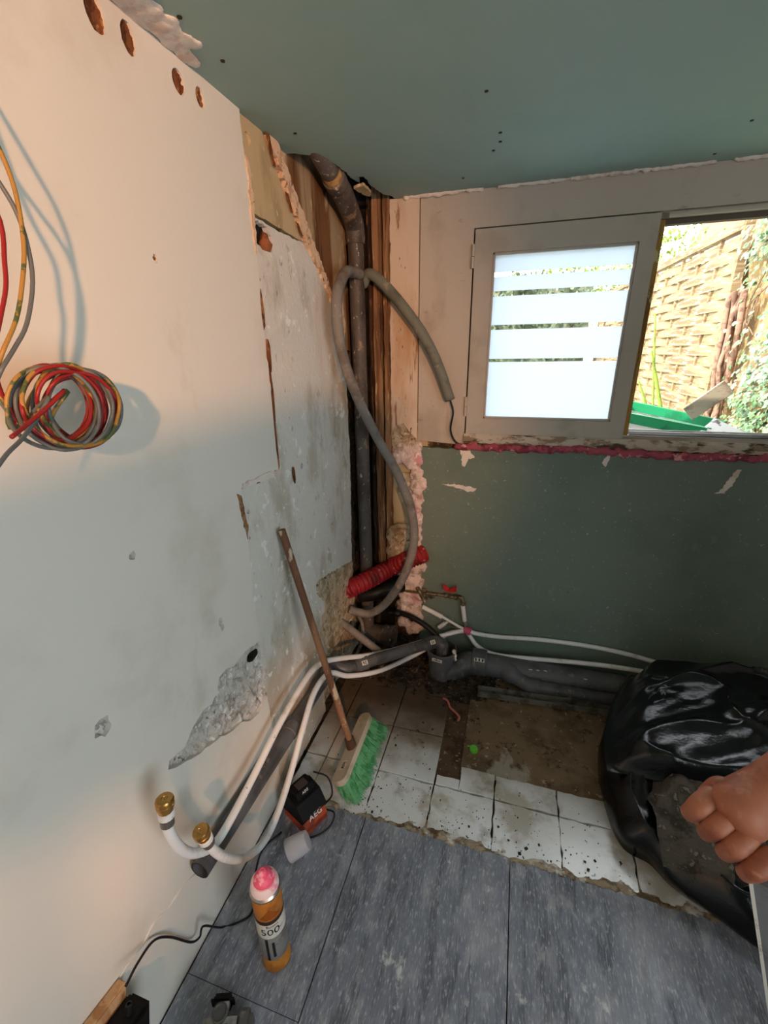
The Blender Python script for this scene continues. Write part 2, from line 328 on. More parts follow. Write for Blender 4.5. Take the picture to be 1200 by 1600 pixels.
# rubble heap around the drain
def heap(u, v):
    h = .03*max(0, 1-((u-.36)/.30)**2)*max(0, 1-((v+.07)/.22)**2)+.022*max(0, 1-((u-.12)/.14)**2)*max(0, 1-((v+.08)/.2)**2)
    return Vector((u, v, -.006+h*(1+.9*noise.fractal(Vector((u*22, v*22, 2)), 1, 2, 3))+.004*noise.noise(Vector((u*60, v*60, 0)))))
part('rubble_heap', MB().grid(.0, .72, -.3, .0, 90, 50, heap), m_dirt, floor, True, 'stuff')
mb = MB()
for k in range(420):
    x, y = rr.gauss(.38, .15), -.02-abs(rr.gauss(0, .13))
    if x < .02 or x > .75: continue
    s = rr.uniform(.004, .014); mb.ball((x, y, heap(x, y).z+s*.3), s, 1, (1, rr.uniform(.6, 1), rr.uniform(.4, .8)), .5, 3, k)
part('rubble_stones', mb, m_dirt, floor, None, 'stuff')

# ------------------------------------------------------------------ left wall
wl = struct('wall_left', MB().box((-.12, -1.75, 1.0), (.17, 3.8, 2.1)), m_masonry)
edge = [(-.694, H), (-.692, 1.822), (-.678, 1.675), (-.689, 1.474), (-.681, 1.282), (-.684, 1.070), (-.868, 1.079), (-.883, 1.036), (-.868, .959), (-.884, .778), (-.879, .606), (-.88, .396), (-.872, .0)]
patch = [(-.8785, .628), (-.905, .632), (-.935, .640), (-.965, .642), (-1.0, .636), (-1.03, .652), (-1.06, .648), (-1.075, .615), (-1.10, .602), (-1.125, .612), (-1.15, .605), (-1.178, .592), (-1.20, .574), (-1.222, .580), (-1.245, .585), (-1.252, .568), (-1.235, .553), (-1.205, .538), (-1.175, .520), (-1.13, .503), (-1.09, .490), (-1.06, .470), (-1.01, .455), (-.965, .420), (-.93, .412), (-.8825, .43)]
main = [(-3.6, 0), (-3.6, H)]
# the broken patch opens onto the edge of the panel
e2 = [p for p in edge if p[1] > .63]+[(-.879, .632)]+patch+[(-.881, .425), (-.88, .396), (-.872, 0)]
holes = []; plugs = []
for k, (u, v, r, a) in enumerate([(-1.065, 1.868, .017, 1.5), (-1.004, 1.868, .015, 1.5), (-.893, 1.862, .0165, 1.15), (-.833, 1.864, .013, 1.3)]):
    holes.append(circ(u, v, r, 16, .06 if k != 2 else .01, k, 1, a)); plugs.append((u, v, r*1.25*a, m_plug))
for k, (u, v, r) in enumerate([(-1.029, 1.557, .006), (-1.215, 1.054, .007), (-1.023, .786, .008), (-1.02, .768, .007), (-1.352, .790, .016)]):
    holes.append(circ(u, v, r, 12, .3, k+9, 1, 1.2)); plugs.append((u, v, r*1.7, m_rawplaster if k else m_plug))
outl = jag(main[:1]+main[1:]+e2, .014, .0025, 4, True, (0, 1, len(main)+len(e2)-1))
part('painted_plaster', MB().slab(outl, holes, LW, .02), m_paint, wl, None)
for u, v, r, mt in plugs:
    part('hole_core', MB().grid(u-r, u+r, v-r, v+r, 10, 10, lambda a, b, mt=mt: Vector(((-.0045 if mt is m_plug else -.010)+.005*noise.fractal(Vector((0, a*160, b*160)), 1, 2, 3), a, b))), mt, wl, True)
for k, (u, v, s) in enumerate([(-.965, .655, 1), (-1.035, .665, .8), (-1.19, .63, .9), (-1.23, .645, .5)]):   # chips of plaster standing off beside the break
    pass
part('broken_patch', MB().grid(-1.27, -.86, .36, .68, 90, 80, lambda a, b: Vector((-.008+.0085*noise.fractal(Vector((5, a*38, b*38)), 1, 2, 4)-.004*(b > .54+(a+.9)*.1), a, b))), m_rawplaster, wl, None)
part('cavity_shade', MB().ball((-.006, -.915, .602), .02, 2, (.5, 1.2, .7), .3, 2), m_void, wl, True)  # solid dark ball, its colour standing in for the shade of a hole
# rough strip between the panel and the corner
sp = [(-.676, 1.705), (-.60, 1.702), (-.52, 1.70), (-.402, 1.700), (-.30, 1.635), (-.237, 1.59), (-.16, 1.52), (-.115, 1.46), (-.10, 1.2), (-.101, 1.021), (-.106, .856), (-.131, .503), (-.150, .41), (-.135, .34), (-.15, .262), (-.22, .22), (-.30, .245), (-.42, .24), (-.50, .26), (-.52, .20), (-.50, .10), (-.50, 0.), (-.868, 0), (-.876, .396), (-.875, .606), (-.880, .778), (-.864, .959), (-.879, 1.036), (-.864, 1.072), (-.677, 1.064), (-.676, 1.282), (-.684, 1.474)]
hole_c = [(-.674, 1.700), (-.61, 1.698), (-.585, 1.668), (-.60, 1.640), (-.645, 1.640), (-.674, 1.655)]
sh = [circ(-.316, .767, .008, 10, .3, 3), circ(-.47, .30, .001, 4), [(-.475, .445), (-.445, .445), (-.44, .40), (-.465, .39), (-.48, .405)], circ(-.845, 1.005, .006, 8, .3, 5), circ(-.53, 1.05, .009, 9, .5, 6), circ(-.855, .935, .005, 8, .3, 7), jag(hole_c, .01, .003, 8)]
sp = jag(sp, .014, .003, 11)
def sfn(u, v, d): return Vector((-.006-d+(.0028*noise.fractal(Vector((1, u*14, v*14)), 1, 2, 4) if d == 0 else 0), u, v))
part('plaster_strip', MB().slab(sp, sh, sfn, .02), m_strip, wl, None)
part('lower_patch', MB().grid(-.50, -.14, .24, .645, 60, 60, lambda a, b: Vector((-.0085+.007*noise.fractal(Vector((9, a*30, b*30)), 1, 2, 4)+(.010 if a > -.47+.03*math.sin(b*30) and b < .60-.25*(a+.47) else -.004), a, b))), m_mortar, wl, None)
part('lower_plaster', MB().grid(-.52, -.04, 0, .28, 50, 40, lambda a, b: Vector((-.030+.010*noise.fractal(Vector((4, a*16, b*16)), 1, 2, 3), a, b))), m_mortar, wl, True)
# bare board, torn diagonal edge, stained board up at the ceiling
part('bare_board', MB().slab(jag([(-.688, H), (-.588, H), (-.408, 1.705), (-.671, 1.714)], .02, .0015, 3), [circ(-.66, 1.861, .011, 14, 0, 0, 1, 1.3)], LWx(-.008), .014), m_beigeboard, wl, None)
part('hole_core', MB().grid(-.68, -.64, 1.84, 1.885, 4, 4, lambda a, b: Vector((-.012, a, b))), m_beigeboard, wl)
part('torn_edge', MB().slab(jag([(-.570, H), (-.53, H), (-.36, 1.735), (-.23, 1.60), (-.12, 1.46), (-.126, 1.44), (-.245, 1.585), (-.40, 1.708)], .01, .005, 5), [], LWx(.001), .018), m_tornpaper, wl, None)
part('torn_edge', MB().slab(jag([(-.690, 1.82), (-.682, 1.81), (-.674, 1.74), (-.679, 1.70), (-.682, 1.66), (-.690, 1.62), (-.694, 1.70)], .01, .004, 6), [], LWx(.003), .018), m_tornpaper, wl, None)
for a, b in (((-.578, H), (-.556, 1.84)), ((-.50, 1.80), (-.478, 1.76)), ((-.452, 1.742), (-.425, 1.715))):
    part('crack_shade_chip', MB().slab(jag([(a[0]-.008, a[1]), (a[0]+.008, a[1]), (b[0]+.006, b[1]), (b[0]-.006, b[1])], .008, .003, 3), [], LWx(.0018), .002), m_plug, wl, None)  # brown slivers, colour also standing in for shadow in the torn crack
part('stained_board', MB().slab(jag([(-.60, H+.10), (-.02, H+.10), (-.02, 1.40), (-.16, 1.40), (-.42, 1.66)], .03, .002, 9), [], LWx(-.016), .012), m_brownboard, wl, None)
part('plaster_flake', MB().slab(jag([(-.155, 1.62), (-.12, 1.60), (-.09, 1.50), (-.10, 1.44), (-.13, 1.44), (-.145, 1.52)], .01, .004, 9), [], LWx(-.004), .01), m_tornpaper, wl, None)
part('edge_flake', MB().slab(jag([(-.872, 1.075), (-.690, 1.068), (-.688, 1.078), (-.75, 1.086), (-.866, 1.088)], .012, .003, 19), [], LWx(.0035), .01), m_white_filler, wl, None)
part('torn_edge', MB().slab(jag([(-.892, 1.07), (-.876, 1.06), (-.866, .965), (-.874, .94), (-.884, 1.0)], .01, .003, 29), [], LWx(.002), .01), M('brown_paper_core', (150, 116, 84), [((110, 80, 54), 60, .45, .6)], rough=.95), wl, None)
for k, (u, v, w, h_) in enumerate([(-.683, 1.50, .006, .05), (-.672, 1.39, .009, .04), (-.676, 1.30, .005, .07), (-.681, 1.18, .005, .12), (-.595, 1.04, .006, .025)]):
    part('crack_shade_chip', MB().slab(circ(u, v, 1, 9, .25, k, w, h_), [], LWx(.0006), .004), m_plug, wl, None)  # brown slivers along the panel edge, painting in the crack's shadow
part('recess_floor', MB().slab(hole_c, [], LWx(-.022), .002), m_void, wl, None)
part('brick_shard', MB().ball((-.014, -.612, 1.66), .017, 2, (.8, 1.2, 1.3), .5, 3), M('orange_brick', (150, 92, 60), [((104, 60, 38), 40, .45, .65)], rough=.9, bump=.5), wl, True)

part('plaster_lip', MB().tube(spline([Q(306, 1364, x=.0), Q(283, 1388, x=.0), Q(262, 1420, x=.0), Q(240, 1442, x=.0), Q(222, 1478, x=.0), Q(196, 1512, x=.0), Q(170, 1560, x=.0), Q(140, 1606, x=.0)], 5), [.002+.004*abs(noise.noise(Vector((i*.35, 0, 5)))) for i in range(36)], 6), m_paint, wl, True)

# ------------------------------------------------------------------ back wall
wb = struct('wall_back', MB().slab([(-.2, -.1), (2.4, -.1), (2.4, 2.1), (-.2, 2.1)], [[(.44, 1.03), (1.80, 1.03), (1.80, 1.795), (.44, 1.795)]], BWy(.035), .10), m_masonry)
WX0, WX1, WZ0, WZ1 = .452, 1.80, 1.058, 1.790
part('window_surround', MB().slab([(.262, 1.045), (.43, 1.035), (2.3, 1.04), (2.3, H), (.262, H)], [[(WX0, WZ0), (WX1, WZ0), (WX1, WZ1), (WX0, WZ1)]], BWy(0), .035), m_framepaint, wb, None)
part('corner_board', MB().slab(jag([(.147, 1.055), (.16, 1.10), (.20, 1.115), (.235, 1.07), (.2585, 1.05), (.2585, H), (.150, H)], .03, .002, 8, True, (4,)), [], BWy(-.003), .03), m_stripboard, wb, None)
part('broken_board_end', MB().grid(.140, .268, 1.015, 1.115, 30, 24, lambda a, b: Vector((a, .004+.008*noise.fractal(Vector((a*40, b*40, 2)), 1, 2, 3), b))), m_mortar, wb, None)
gb = [(.268, 1.016), (.285, .97), (.272, .90), (.268, .80), (.25, .70), (.252, .56), (.268, .50), (.291, .43), (.276, .33), (.28, .2), (.285, .0), (2.3, 0), (2.3, 1.036), (1.4, 1.03), (.9, 1.028), (.5, 1.022)]
part('green_board', MB().slab(jag(gb, .016, .003, 2, True, (10, 11)), [circ(.92, .425, .003, 7), circ(.415, .455, .002, 6)], BWy(-.010), .02), m_greenboard, wb, None)
for k, pl in enumerate([[(.37, .865), (.44, .868), (.515, .857), (.51, .846), (.48, .838), (.46, .848), (.42, .858)], [(.44, 1.015), (.475, 1.018), (.50, .985), (.475, .98), (.462, .945), (.45, .95), (.448, .99)], [(1.365, .905), (1.40, .99), (1.415, .99), (1.40, .93), (1.38, .90), (1.35, .90)], [(.97, .99), (.985, 1.02), (.995, 1.02), (.985, .975)]]):
    part('torn_paper', MB().slab(jag(pl, .008, .003, k+50), [], BWy(-.0108), .001), m_white_filler, wb, None)
# pink foam bead under the window, white foam left of the green board
rr = random.Random(11)
part('foam_bead', lump([((x, -.008+rr.uniform(-.004, .003), 1.032+.004*math.sin(x*9)+rr.uniform(-.005, .004)), rr.uniform(.012, .018)) for x in [.43+.012*i for i in range(155)]], .006, .004, 60), m_pinkfoam, wb, True)
sph = []
for k in range(330):
    z = rr.uniform(.28, 1.03); x = .262+.018*math.sin(z*17)+rr.uniform(-.03, .022)
    if .58 < z < .78: x = rr.uniform(.262, .275)
    sph.append(((x, rr.uniform(-.004, .016), z), rr.uniform(.010, .024)))
for k in range(50): sph.append(((rr.uniform(.155, .25), rr.uniform(.006, .02), rr.uniform(.95, 1.03)), rr.uniform(.014, .026)))
for k in range(90): sph.append(((rr.uniform(.19, .285), rr.uniform(-.01, .012), rr.uniform(.10, .52)), rr.uniform(.018, .030)))
part('expanding_foam', lump(sph, .007, .006, 45), m_whitefoam, wb, True)
sph = []
for k in range(60):
    a = rr.uniform(0, 6.28); q = rr.uniform(.02, .075); sph.append(((.205+q*math.cos(a), rr.uniform(-.012, .012), .555+q*1.0*math.sin(a)), rr.uniform(.012, .03)))
for k in range(22):
    a = .2+k/22*2.8; sph.append(((.200+.072*math.cos(a), -.015, .585+.075*math.sin(a)), .013))
part('mortar_lump', lump(sph, .007, .006, 45, 4), m_mortar, wb, True)
part('backing_board', MB().box((.20, .03, .75), (.20, .02, .72)), m_beigeboard, wb, None)
part('stone_chunk', MB().box((.222, .012, .845), (.075, .02, .10), Matrix.Rotation(.25, 3, 'Y'), .004), m_mortar, wb, None)
part('stone_chunk', MB().box((.235, .014, .73), (.06, .02, .08), Matrix.Rotation(-.3, 3, 'Y'), .004), m_beigeboard, wb, None)
for (x, w, y, z0, z1, mt) in [(.098, .034, -.004, .36, 1.97, m_batten), (.136, .024, -.008, .40, 1.96, m_batten), (.068, .020, .008, .10, 1.97, m_darktimber)]:
    bmx = MB(); pl = jag([(x-w/2, z0), (x+w/2, z0), (x+w/2, z1), (x-w/2, z1)], .04, .002, int(x*1000)); bmx.slab(pl, [], BWy(y), .03)
    part('batten', bmx, mt, wb, None)
part('corner_gap_shade', MB().box((.06, .03, 1.0), (.18, .006, 2.0)), m_void, wb, None)  # dark sheet that paints the shade of the corner gap

# ------------------------------------------------------------------ ceiling
ch = [(-.03, -3.6), (2.4, -3.6), (2.4, .03), (.172, .03), (.166, -.028), (.150, -.05), (.137, -.085), (.128, -.16), (.131, -.232), (.112, -.238), (.100, -.18), (.094, -.22), (.090, -.30), (.074, -.40), (.045, -.425), (.0, -.452), (-.03, -.46)]
cl = struct('ceiling', MB().slab(jag(ch, .009, .003, 2, True, (0, 1, 2, 3, 16, 15)), [], CLz(H), .0125, True), m_ceil)
part('upper_void', MB().slab([(-.3, -3.6), (2.4, -3.6), (2.4, .2), (-.3, .2)], [], CLz(H+.16), .02), m_void, cl, None)
m_screw = M('black_screw', (20, 20, 20), rough=.5)
for x, y in [(.069, -.849), (.064, -.554), (.527, -.592), (.547, -.393), (.545, -.342), (.525, -.293), (.423, -.119), (1.118, -.067), (1.128, -.26), (.072, -.965)]:
    part('screw', MB().lathe([(0, -.002), (.0042, -.0016), (.0042, .001)], (x, y, H), (0, 0, 1), 8), m_screw, cl)
fs = [((x, y, H-.004), r) for x, y, r in [(.02, -1.02, .02), (.04, -.99, .022), (.05, -.965, .016), (.02, -.97, .02), (.03, -.93, .018), (.052, -.905, .014), (.02, -.90, .014), (.015, -.86, .012), (.06, -1.04, .03), (.03, -1.08, .03), (.02, -.99, .03), (.03, -.95, .028), (.035, -1.03, .035), (.018, -.92, .022), (.04, -.92, .02), (.012, -.88, .018)]]
fm_ = lump(fs, .005, .006, 60)
for v_ in fm_.v: v_.z = H-.001+(v_.z-H+.004)*.16
part('filler_patch', fm_, m_white_filler, cl, True)
part('filler_patch', lump([((x, -.006+rr.uniform(-.006, .004), H-.001), rr.uniform(.006, .011)) for x in [.18+.01*i for i in range(200)] if noise.noise(Vector((x*9, 0, 0))) > -.25], .005, .003, 60), m_white_filler, cl, True)
part('torn_board_tongue', MB().slab(jag([(.088, -.205), (.126, -.225), (.128, -.16), (.115, -.12), (.10, -.14)], .01, .003, 7), [], CLz(H-.02), .008, True), m_beigeboard, cl, None)
# walls outside the frame
struct('wall_right', MB().slab([(-3.7, -.1), (.1, -.1), (.1, 2.0), (-3.7, 2.0)], [[(-3.2, .55), (-2.0, .55), (-2.0, 1.75), (-3.2, 1.75)]], lambda u, v, d: Vector((2.30+d, u, v)), .08, True), m_plain)
struct('wall_rear', MB().box((1.15, -3.65, .95), (2.6, .1, 2.1)), m_plain)

# ------------------------------------------------------------------ window
m_yellow = M('raw_yellow_wood', (170, 132, 66), [((130, 92, 40), 20, .45, .65, (3, 3, .3)), ((210, 190, 140), 40, .64, .72, (1, 1, .4), 4)], rough=.7)
m_alu = M('grey_metal_track', (176, 176, 176), [((140, 138, 134), 20, .5, .7, (.3, 1, 1))], rough=.35, metal=.7)
m_frost = M('frosted_film', (206, 214, 224), rough=.9, translucent=.9, spec=.1)
m_glass = M('window_glass', (255, 255, 255), rough=.0, trans=1, ior=1.0, spec=.3)
m_sill = M('weathered_sill', (190, 180, 166), [((80, 62, 48), 14, .56, .66, (.4, 1, 1.5)), ((140, 120, 100), 30, .52, .68, (.5, 1, 1), 4)], rough=.8, bump=.3)
win = bpy.data.objects.new('window_1', None); COL.objects.link(win); win['kind'] = 'structure'
fr = MB(); fr.box((1.126, .06, 1.0725), (1.348, .07, .029)).box((1.126, .065, 1.783), (1.348, .06, .014)).box((.4575, .065, 1.43), (.011, .06, .70)).box((1.79, .065, 1.43), (.02, .06, .70))
part('frame', fr, m_framepaint, win)
part('head_groove', MB().box((1.42, .055, 1.768), (.74, .03, .016)), M('dark_groove', (96, 88, 78), rough=.8), win)
part('head_bead', MB().tube([(1.05, .012, 1.781), (1.79, .012, 1.781)], .009, 10), m_framepaint, win)
part('mullion', MB().box((1.040, .058, 1.43), (.020, .04, .69), None, .002), m_yellow, win)
part('track', MB().box((1.42, .035, 1.094), (.74, .03, .005), None, .001).box((1.42, .022, 1.1), (.74, .004, .014)).box((1.42, .05, 1.1), (.74, .004, .018)), m_alu, win)
part('sill', MB().grid(.452, 1.80, 0, 1, 160, 8, lambda u, v: Vector((u, -.008-.006*math.sin(v*3.1)+.002*noise.noise(Vector((u*40, v*5, 0))), 1.042+.04*v-.004*max(0, noise.noise(Vector((u*30, 3, 0))))*(v < .3)))), m_sill, win, True)
part('sill_gap_shade', MB().box((1.126, -.003, 1.045), (1.348, .012, .010)), m_void, win)  # dark strip painted in as the shade under the sill
sash = MB(); SX0, SX1, SZ0, SZ1 = .4585, 1.025, 1.072, 1.7845; GX0, GX1, GZ0, GZ1 = .522, .976, 1.142, 1.711
sash.slab([(SX0, SZ0), (SX1, SZ0), (SX1, SZ1), (SX0, SZ1)], [[(GX0, GZ0), (GX1, GZ0), (GX1, GZ1), (GX0, GZ1)]], BWy(-.006), .045, True)
so_ = part('sash', sash, m_sashpaint, win, None)
bead = MB()
for (c, d) in [(((GX0+GX1)/2, .006, GZ0+.004), (GX1-GX0, .014, .008)), (((GX0+GX1)/2, .006, GZ1-.004), (GX1-GX0, .014, .008)), ((GX0+.004, .006, (GZ0+GZ1)/2), (.008, .014, GZ1-GZ0)), ((GX1-.004, .006, (GZ0+GZ1)/2), (.008, .014, GZ1-GZ0))]: bead.box(c, d, None, .002)
part('glazing_bead', bead, m_sashpaint, so_)
part('pane', MB().box(((GX0+GX1)/2, .016, (GZ0+GZ1)/2), (GX1-GX0, .004, GZ1-GZ0)), m_glass, so_)
zs = [GZ0, 1.351, 1.362, 1.463, 1.479, 1.574, 1.591, 1.637, 1.651, GZ1]
for i in range(0, 10, 2):
    part('frosted_band', MB().box(((GX0+GX1)/2, .013, (zs[i]+zs[i+1])/2), (GX1-GX0, .0012, zs[i+1]-zs[i])), m_frost, so_)
for z0 in (1.665, 1.15):
    hg = part('hinge', MB().tube([(.4535, -.010, z0), (.4535, -.010, z0+.036)], .005, 10).tube([(.4535, -.010, z0+.038), (.4535, -.010, z0+.074)], .005, 10), m_framepaint, so_)

# ------------------------------------------------------------------ pipes in the corner
m_pvc = M('dark_grey_pvc', (92, 94, 98), [((66, 66, 68), 6, .45, .7), ((128, 122, 112), 30, .66, .76, (1, 1, .5), 4, 'noise', .7)], rough=.38, spec=.5)
m_pvcold = M('dusty_old_pvc', (92, 86, 82), [((66, 58, 54), 7, .45, .68, (1, 1, .4)), ((150, 128, 100), 16, .62, .74, (1, 1, .5), 3, 'noise', .8), ((190, 182, 170), 70, .7, .76, (1, 1, .5), 6)], rough=.55, bump=.1)
m_conduit = M('grey_conduit', (128, 124, 120), [((104, 98, 92), 8, .5, .7), ((160, 152, 142), 30, .66, .75, (1, 1, 1), 3, 'noise', .7)], rough=.6, spec=.3, bump=.05)
m_condg = M('dull_green_grey_conduit', (112, 116, 106), [((92, 94, 84), 8, .5, .7), ((146, 142, 128), 30, .66, .75, (1, 1, 1), 3, 'noise', .7)], rough=.6, spec=.3)
m_black = M('black_rubber', (22, 22, 24), rough=.45, spec=.4)
m_red = M('red_corrugated_plastic', (150, 34, 42), [((104, 20, 28), 12, .5, .68), ((196, 170, 150), 40, .7, .77, (1, 1, 1), 4, 'noise', .8)], rough=.5)
m_whitetube = M('white_multilayer_tube', (232, 234, 236), [((206, 204, 198), 8, .56, .75), ((140, 130, 118), 60, .72, .78, (1, 1, 1), 4, 'noise', .6)], rough=.35, spec=.5)
m_brass = M('old_brass', (196, 150, 84), [((140, 102, 52), 30, .5, .8, (1, 1, 1), 2, 'noise', .6)], rough=.28, metal=.85)
m_dullbrass = M('limescaled_brass', (128, 116, 92), [((84, 72, 52), 40, .45, .62), ((190, 186, 174), 60, .58, .7, (1, 1, 1), 4)], rough=.5, metal=.6)
m_redhandle = M('red_handle', (176, 38, 40), rough=.5)
m_sticker = M('white_sticker', (216, 214, 208), [((150, 146, 140), 120, .6, .66)], rough=.6)
m_ink = M('dark_print', (30, 28, 28), rough=.6)
m_tape = M('pink_tape', (214, 92, 124), rough=.5)

# vertical waste pipe with its elbow up into the ceiling hole
AX = Vector((.035, -.055, 0))
t = thing('waste_pipe', 'tall dark grey vertical waste pipe in the corner with elbow into the ceiling hole', 'pipe', (AX.x, AX.y, 0))
part('pipe', MB().tube([(AX.x, AX.y, .02), (AX.x, AX.y, 1.79)], .029, 20), m_pvcold, t)
E0 = Vector((AX.x, AX.y, 1.79)); E1 = Q(537, 306, x=.05); E2 = Q(500, 240, x=.055)
part('elbow', MB().tube(spline([E0-Vector((0, 0, .03)), E0, E0+Vector((.002, -.02, .035)), E1, E1.lerp(E2, .25)], 8), .034, 20), m_pvcold, t)
part('upper_pipe', MB().tube([E1.lerp(E2, .2), E1.lerp(E2, 1.0), E1.lerp(E2, 1.6)], .029, 20), m_pvcold, t)
part('collar', MB().lathe([(.03, -.02), (.036, -.016), (.036, .016), (.03, .02)], E1.lerp(E2, .4), E2-E1, 20), m_pvcold, t)
part('paper_label', MB().tube([E1.lerp(E2, .46), E1.lerp(E2, .62)], .0298, 20, False), M('tan_label', (190, 150, 96), [((150, 110, 64), 40, .5, .65)], rough=.8), t)
# flexible conduits
cl_pts = [(.055, -.07, 1.66), (.045, -.13, 1.66), Q(538, 428, x=.05), Q(526, 470, x=.05), Q(533, 545, x=.06), Q(556, 615, x=.09), Q(590, 685, y=-.135), Q(622, 742, y=-.14), Q(643, 800, y=-.15), Q(646, 850, y=-.155), Q(631, 900, y=-.165), Q(604, 941, y=-.18), Q(579, 958, y=-.19), Q(558, 956, x=.04), Q(546, 952, x=.012)]
t = solo('flexible_conduit', MB().tube(spline(cl_pts, 8), .0185, 14), m_conduit, 'long grey flexible conduit hanging in a loop past the red duct', 'conduit', (.05, -.13, 1.2), True)
cr = [(.05, -.035, 1.63), Q(577, 428, y=-.05), Q(600, 445, y=-.06), Q(632, 482, y=-.065), Q(662, 525, y=-.06), Q(685, 572, y=-.05), Q(703, 624, y=-.035)]
t = thing('flexible_conduit', 'short grey-green conduit drooping across the boards left of the window', 'conduit', (.3, -.06, 1.4))
sp_ = spline(cr, 8); part('sleeve', MB().tube(sp_, .0195, 14), m_condg, t, True)
e = sp_[-1]; dn = (sp_[-1]-sp_[-2]).normalized()
part('rim', MB().lathe([(.0195, 0), (.0195, .002), (.016, .002), (.015, -.02), (.001, -.02)], e, dn, 16), m_black, t)
part('black_cable', MB().tube(spline([e-dn*.02, e+dn*.01, Q(708, 645, y=-.03), Q(704, 670, y=-.025), Q(710, 688, y=-.02), Q(722, 697, y=-.012)], 6), .0038, 8), m_black, t, True)
# red corrugated duct
def ringed(pts, r, amp, n=18, rings=26):
    sp = spline(pts, 60); k = len(sp); rs = [r+amp*(.5+.5*math.sin(i/k*rings*2*math.pi)) for i in range(k)]; return MB().tube(sp, rs, n)
rd = [Q(540, 922, x=-.02), Q(556, 915, x=.03), Q(585, 901, x=.09), Q(612, 886, x=.15), Q(640, 874, y=-.055), Q(664, 864, y=-.01)]
t = solo('corrugated_duct', ringed(rd, .036, .0065, 18, 26), m_red, 'red corrugated duct running from the left wall into the back wall', 'duct', rd[2], True)
# drain stubs behind
t = solo('pipe_stub', MB().tube([Q(528, 968, x=-.02), Q(592, 1018, z=.165)], .0165, 14), m_conduit, 'short grey pipe end sticking out above the drain pipe', 'pipe', Q(592, 1018, z=.165))
t = thing('drain_socket', 'wide grey drain socket at the foot of the corner wall', 'pipe', (.12, -.08, .07))
part('pipe', MB().tube([(.0, -.06, .09), (.17, -.075, .105)], .045, 20), m_pvcold, t)
part('collar', MB().lathe([(.045, 0), (.052, .004), (.052, .05), (.046, .054), (.04, .03), (.001, .03)], (.12, -.07, .10), (.15, -.014, .012), 20), m_pvcold, t)
solo('grey_cable', MB().tube(spline([Q(556, 955, x=.04), Q(566, 975, x=.05), Q(566, 1000, x=.05), Q(556, 1025, x=.04)], 6), .008, 8), m_conduit, 'thin grey tube hanging below the conduit loop', 'tube', Q(566, 1000, x=.05), True)

# drain pipe: run on the left wall, elbow, run to the tee
z1 = .262
t = thing('drain_pipe', 'dark grey drain pipe running along the left wall round to the corner tee', 'pipe', (.03, -.9, z1))
A0 = Q(312, 1360, x=.032); A1 = Q(515, 1048, x=.034)
mid = A0.lerp(A1, .60)
part('pipe', MB().tube([A0, mid], .0235, 18, False).tube([A0, A0.lerp(mid, .05)], .0200, 18, False), m_pvc, t)
part('pipe', MB().tube([mid, A1], .0215, 18), m_pvc, t)
part('socket', MB().lathe([(.0235, -.03), (.0262, -.028), (.0262, .006), (.0225, .010)], mid, A1-A0, 18), m_pvc, t)
part('bore', MB().lathe([(.0235, 0), (.0205, -.001), (.0205, .05), (.001, .05)], A0, A1-A0, 18), M('pipe_inside', (46, 46, 48), rough=.7), t)
B1 = Q(678, 1003, y=-.15)
B0 = Q(545, 1043, x=.09)
part('elbow', MB().tube(spline([A1, A1+(A1-A0).normalized()*.03, B0.lerp(A1, .3), B0], 6), .0285, 18), m_pvc, t)
part('pipe', MB().tube([B0, B1], .024, 18), m_pvc, t)
part('socket', MB().lathe([(.024, -.03), (.029, -.028), (.029, .03), (.025, .032)], B0.lerp(B1, .12), B1-B0, 18), m_pvc, t)
TE = Q(690, 1040, y=-.15); TE = Vector((TE.x, -.15, TE.z))
part('elbow', MB().tube(spline([B1.lerp(B0, .12), B1, Vector((TE.x-.004, -.15, B1.z-.008)), Vector((TE.x, -.15, .13)), Vector((TE.x, -.15, .09))], 6), .0285, 18), m_pvc, t)
dirp = (B1-B0).normalized()
def sticker(c, nrm, upv, w, h, lines=2):
    nrm = nrm.normalized(); xv = upv.cross(nrm).normalized(); yv = nrm.cross(xv); mb = MB()
    mb.add([c+xv*(i*w/2)+yv*(j*h/2)+nrm*.0006 for i, j in ((-1, -1), (1, -1), (1, 1), (-1, 1))], [(0, 1, 2, 3)])
    mk = MB()
    for k in range(lines):
        o = (k-(lines-1)/2)*h*.32
        mk.add([c+xv*(i*w*.36)+yv*(o+j*h*.07)+nrm*.0012 for i, j in ((-1, -1), (1, -1), (1, 1), (-1, 1))], [(0, 1, 2, 3)])
    return mb, mk
for c0 in (B0.lerp(B1, .14), B1.lerp(B0, .06)):
    vn = (CAM-c0); vn -= dirp*vn.dot(dirp); vn.normalize()
    a, b = sticker(c0+vn*.0292, vn, dirp, .018, .026); st = part('sticker', a, m_sticker, t, None); part('print', b, m_ink, st, None)

# big drain: tee, bend and long pipe on the floor along the back wall
t = thing('soil_pipe', 'thick dark grey soil pipe lying on the floor under the green board', 'pipe', (.9, -.1, 0))
tz = .058
part('tee', MB().lathe([(.060, -.055), (.060, .06), (.066, .062), (.066, .092), (.060, .095), (.056, .06), (.001, .05)], (TE.x, -.15, .045), (0, 0, 1), 24), m_pvc, t)
part('bend', MB().tube(spline([(TE.x+.01, -.15, .03), (TE.x+.06, -.145, .036), (TE.x+.11, -.118, .056), (TE.x+.16, -.105, tz+.006)], 8), .052, 22), m_pvc, t)
part('socket', MB().lathe([(.053, 0), (.0595, .004), (.0595, .06), (.055, .066)], (TE.x+.13, -.105, tz+.006), (1, .01, 0), 24), m_pvc, t)
part('pipe', MB().tube([(TE.x+.15, -.104, tz+.0), (2.2, -.085, tz-.004)], .0505, 24), m_pvc, t)
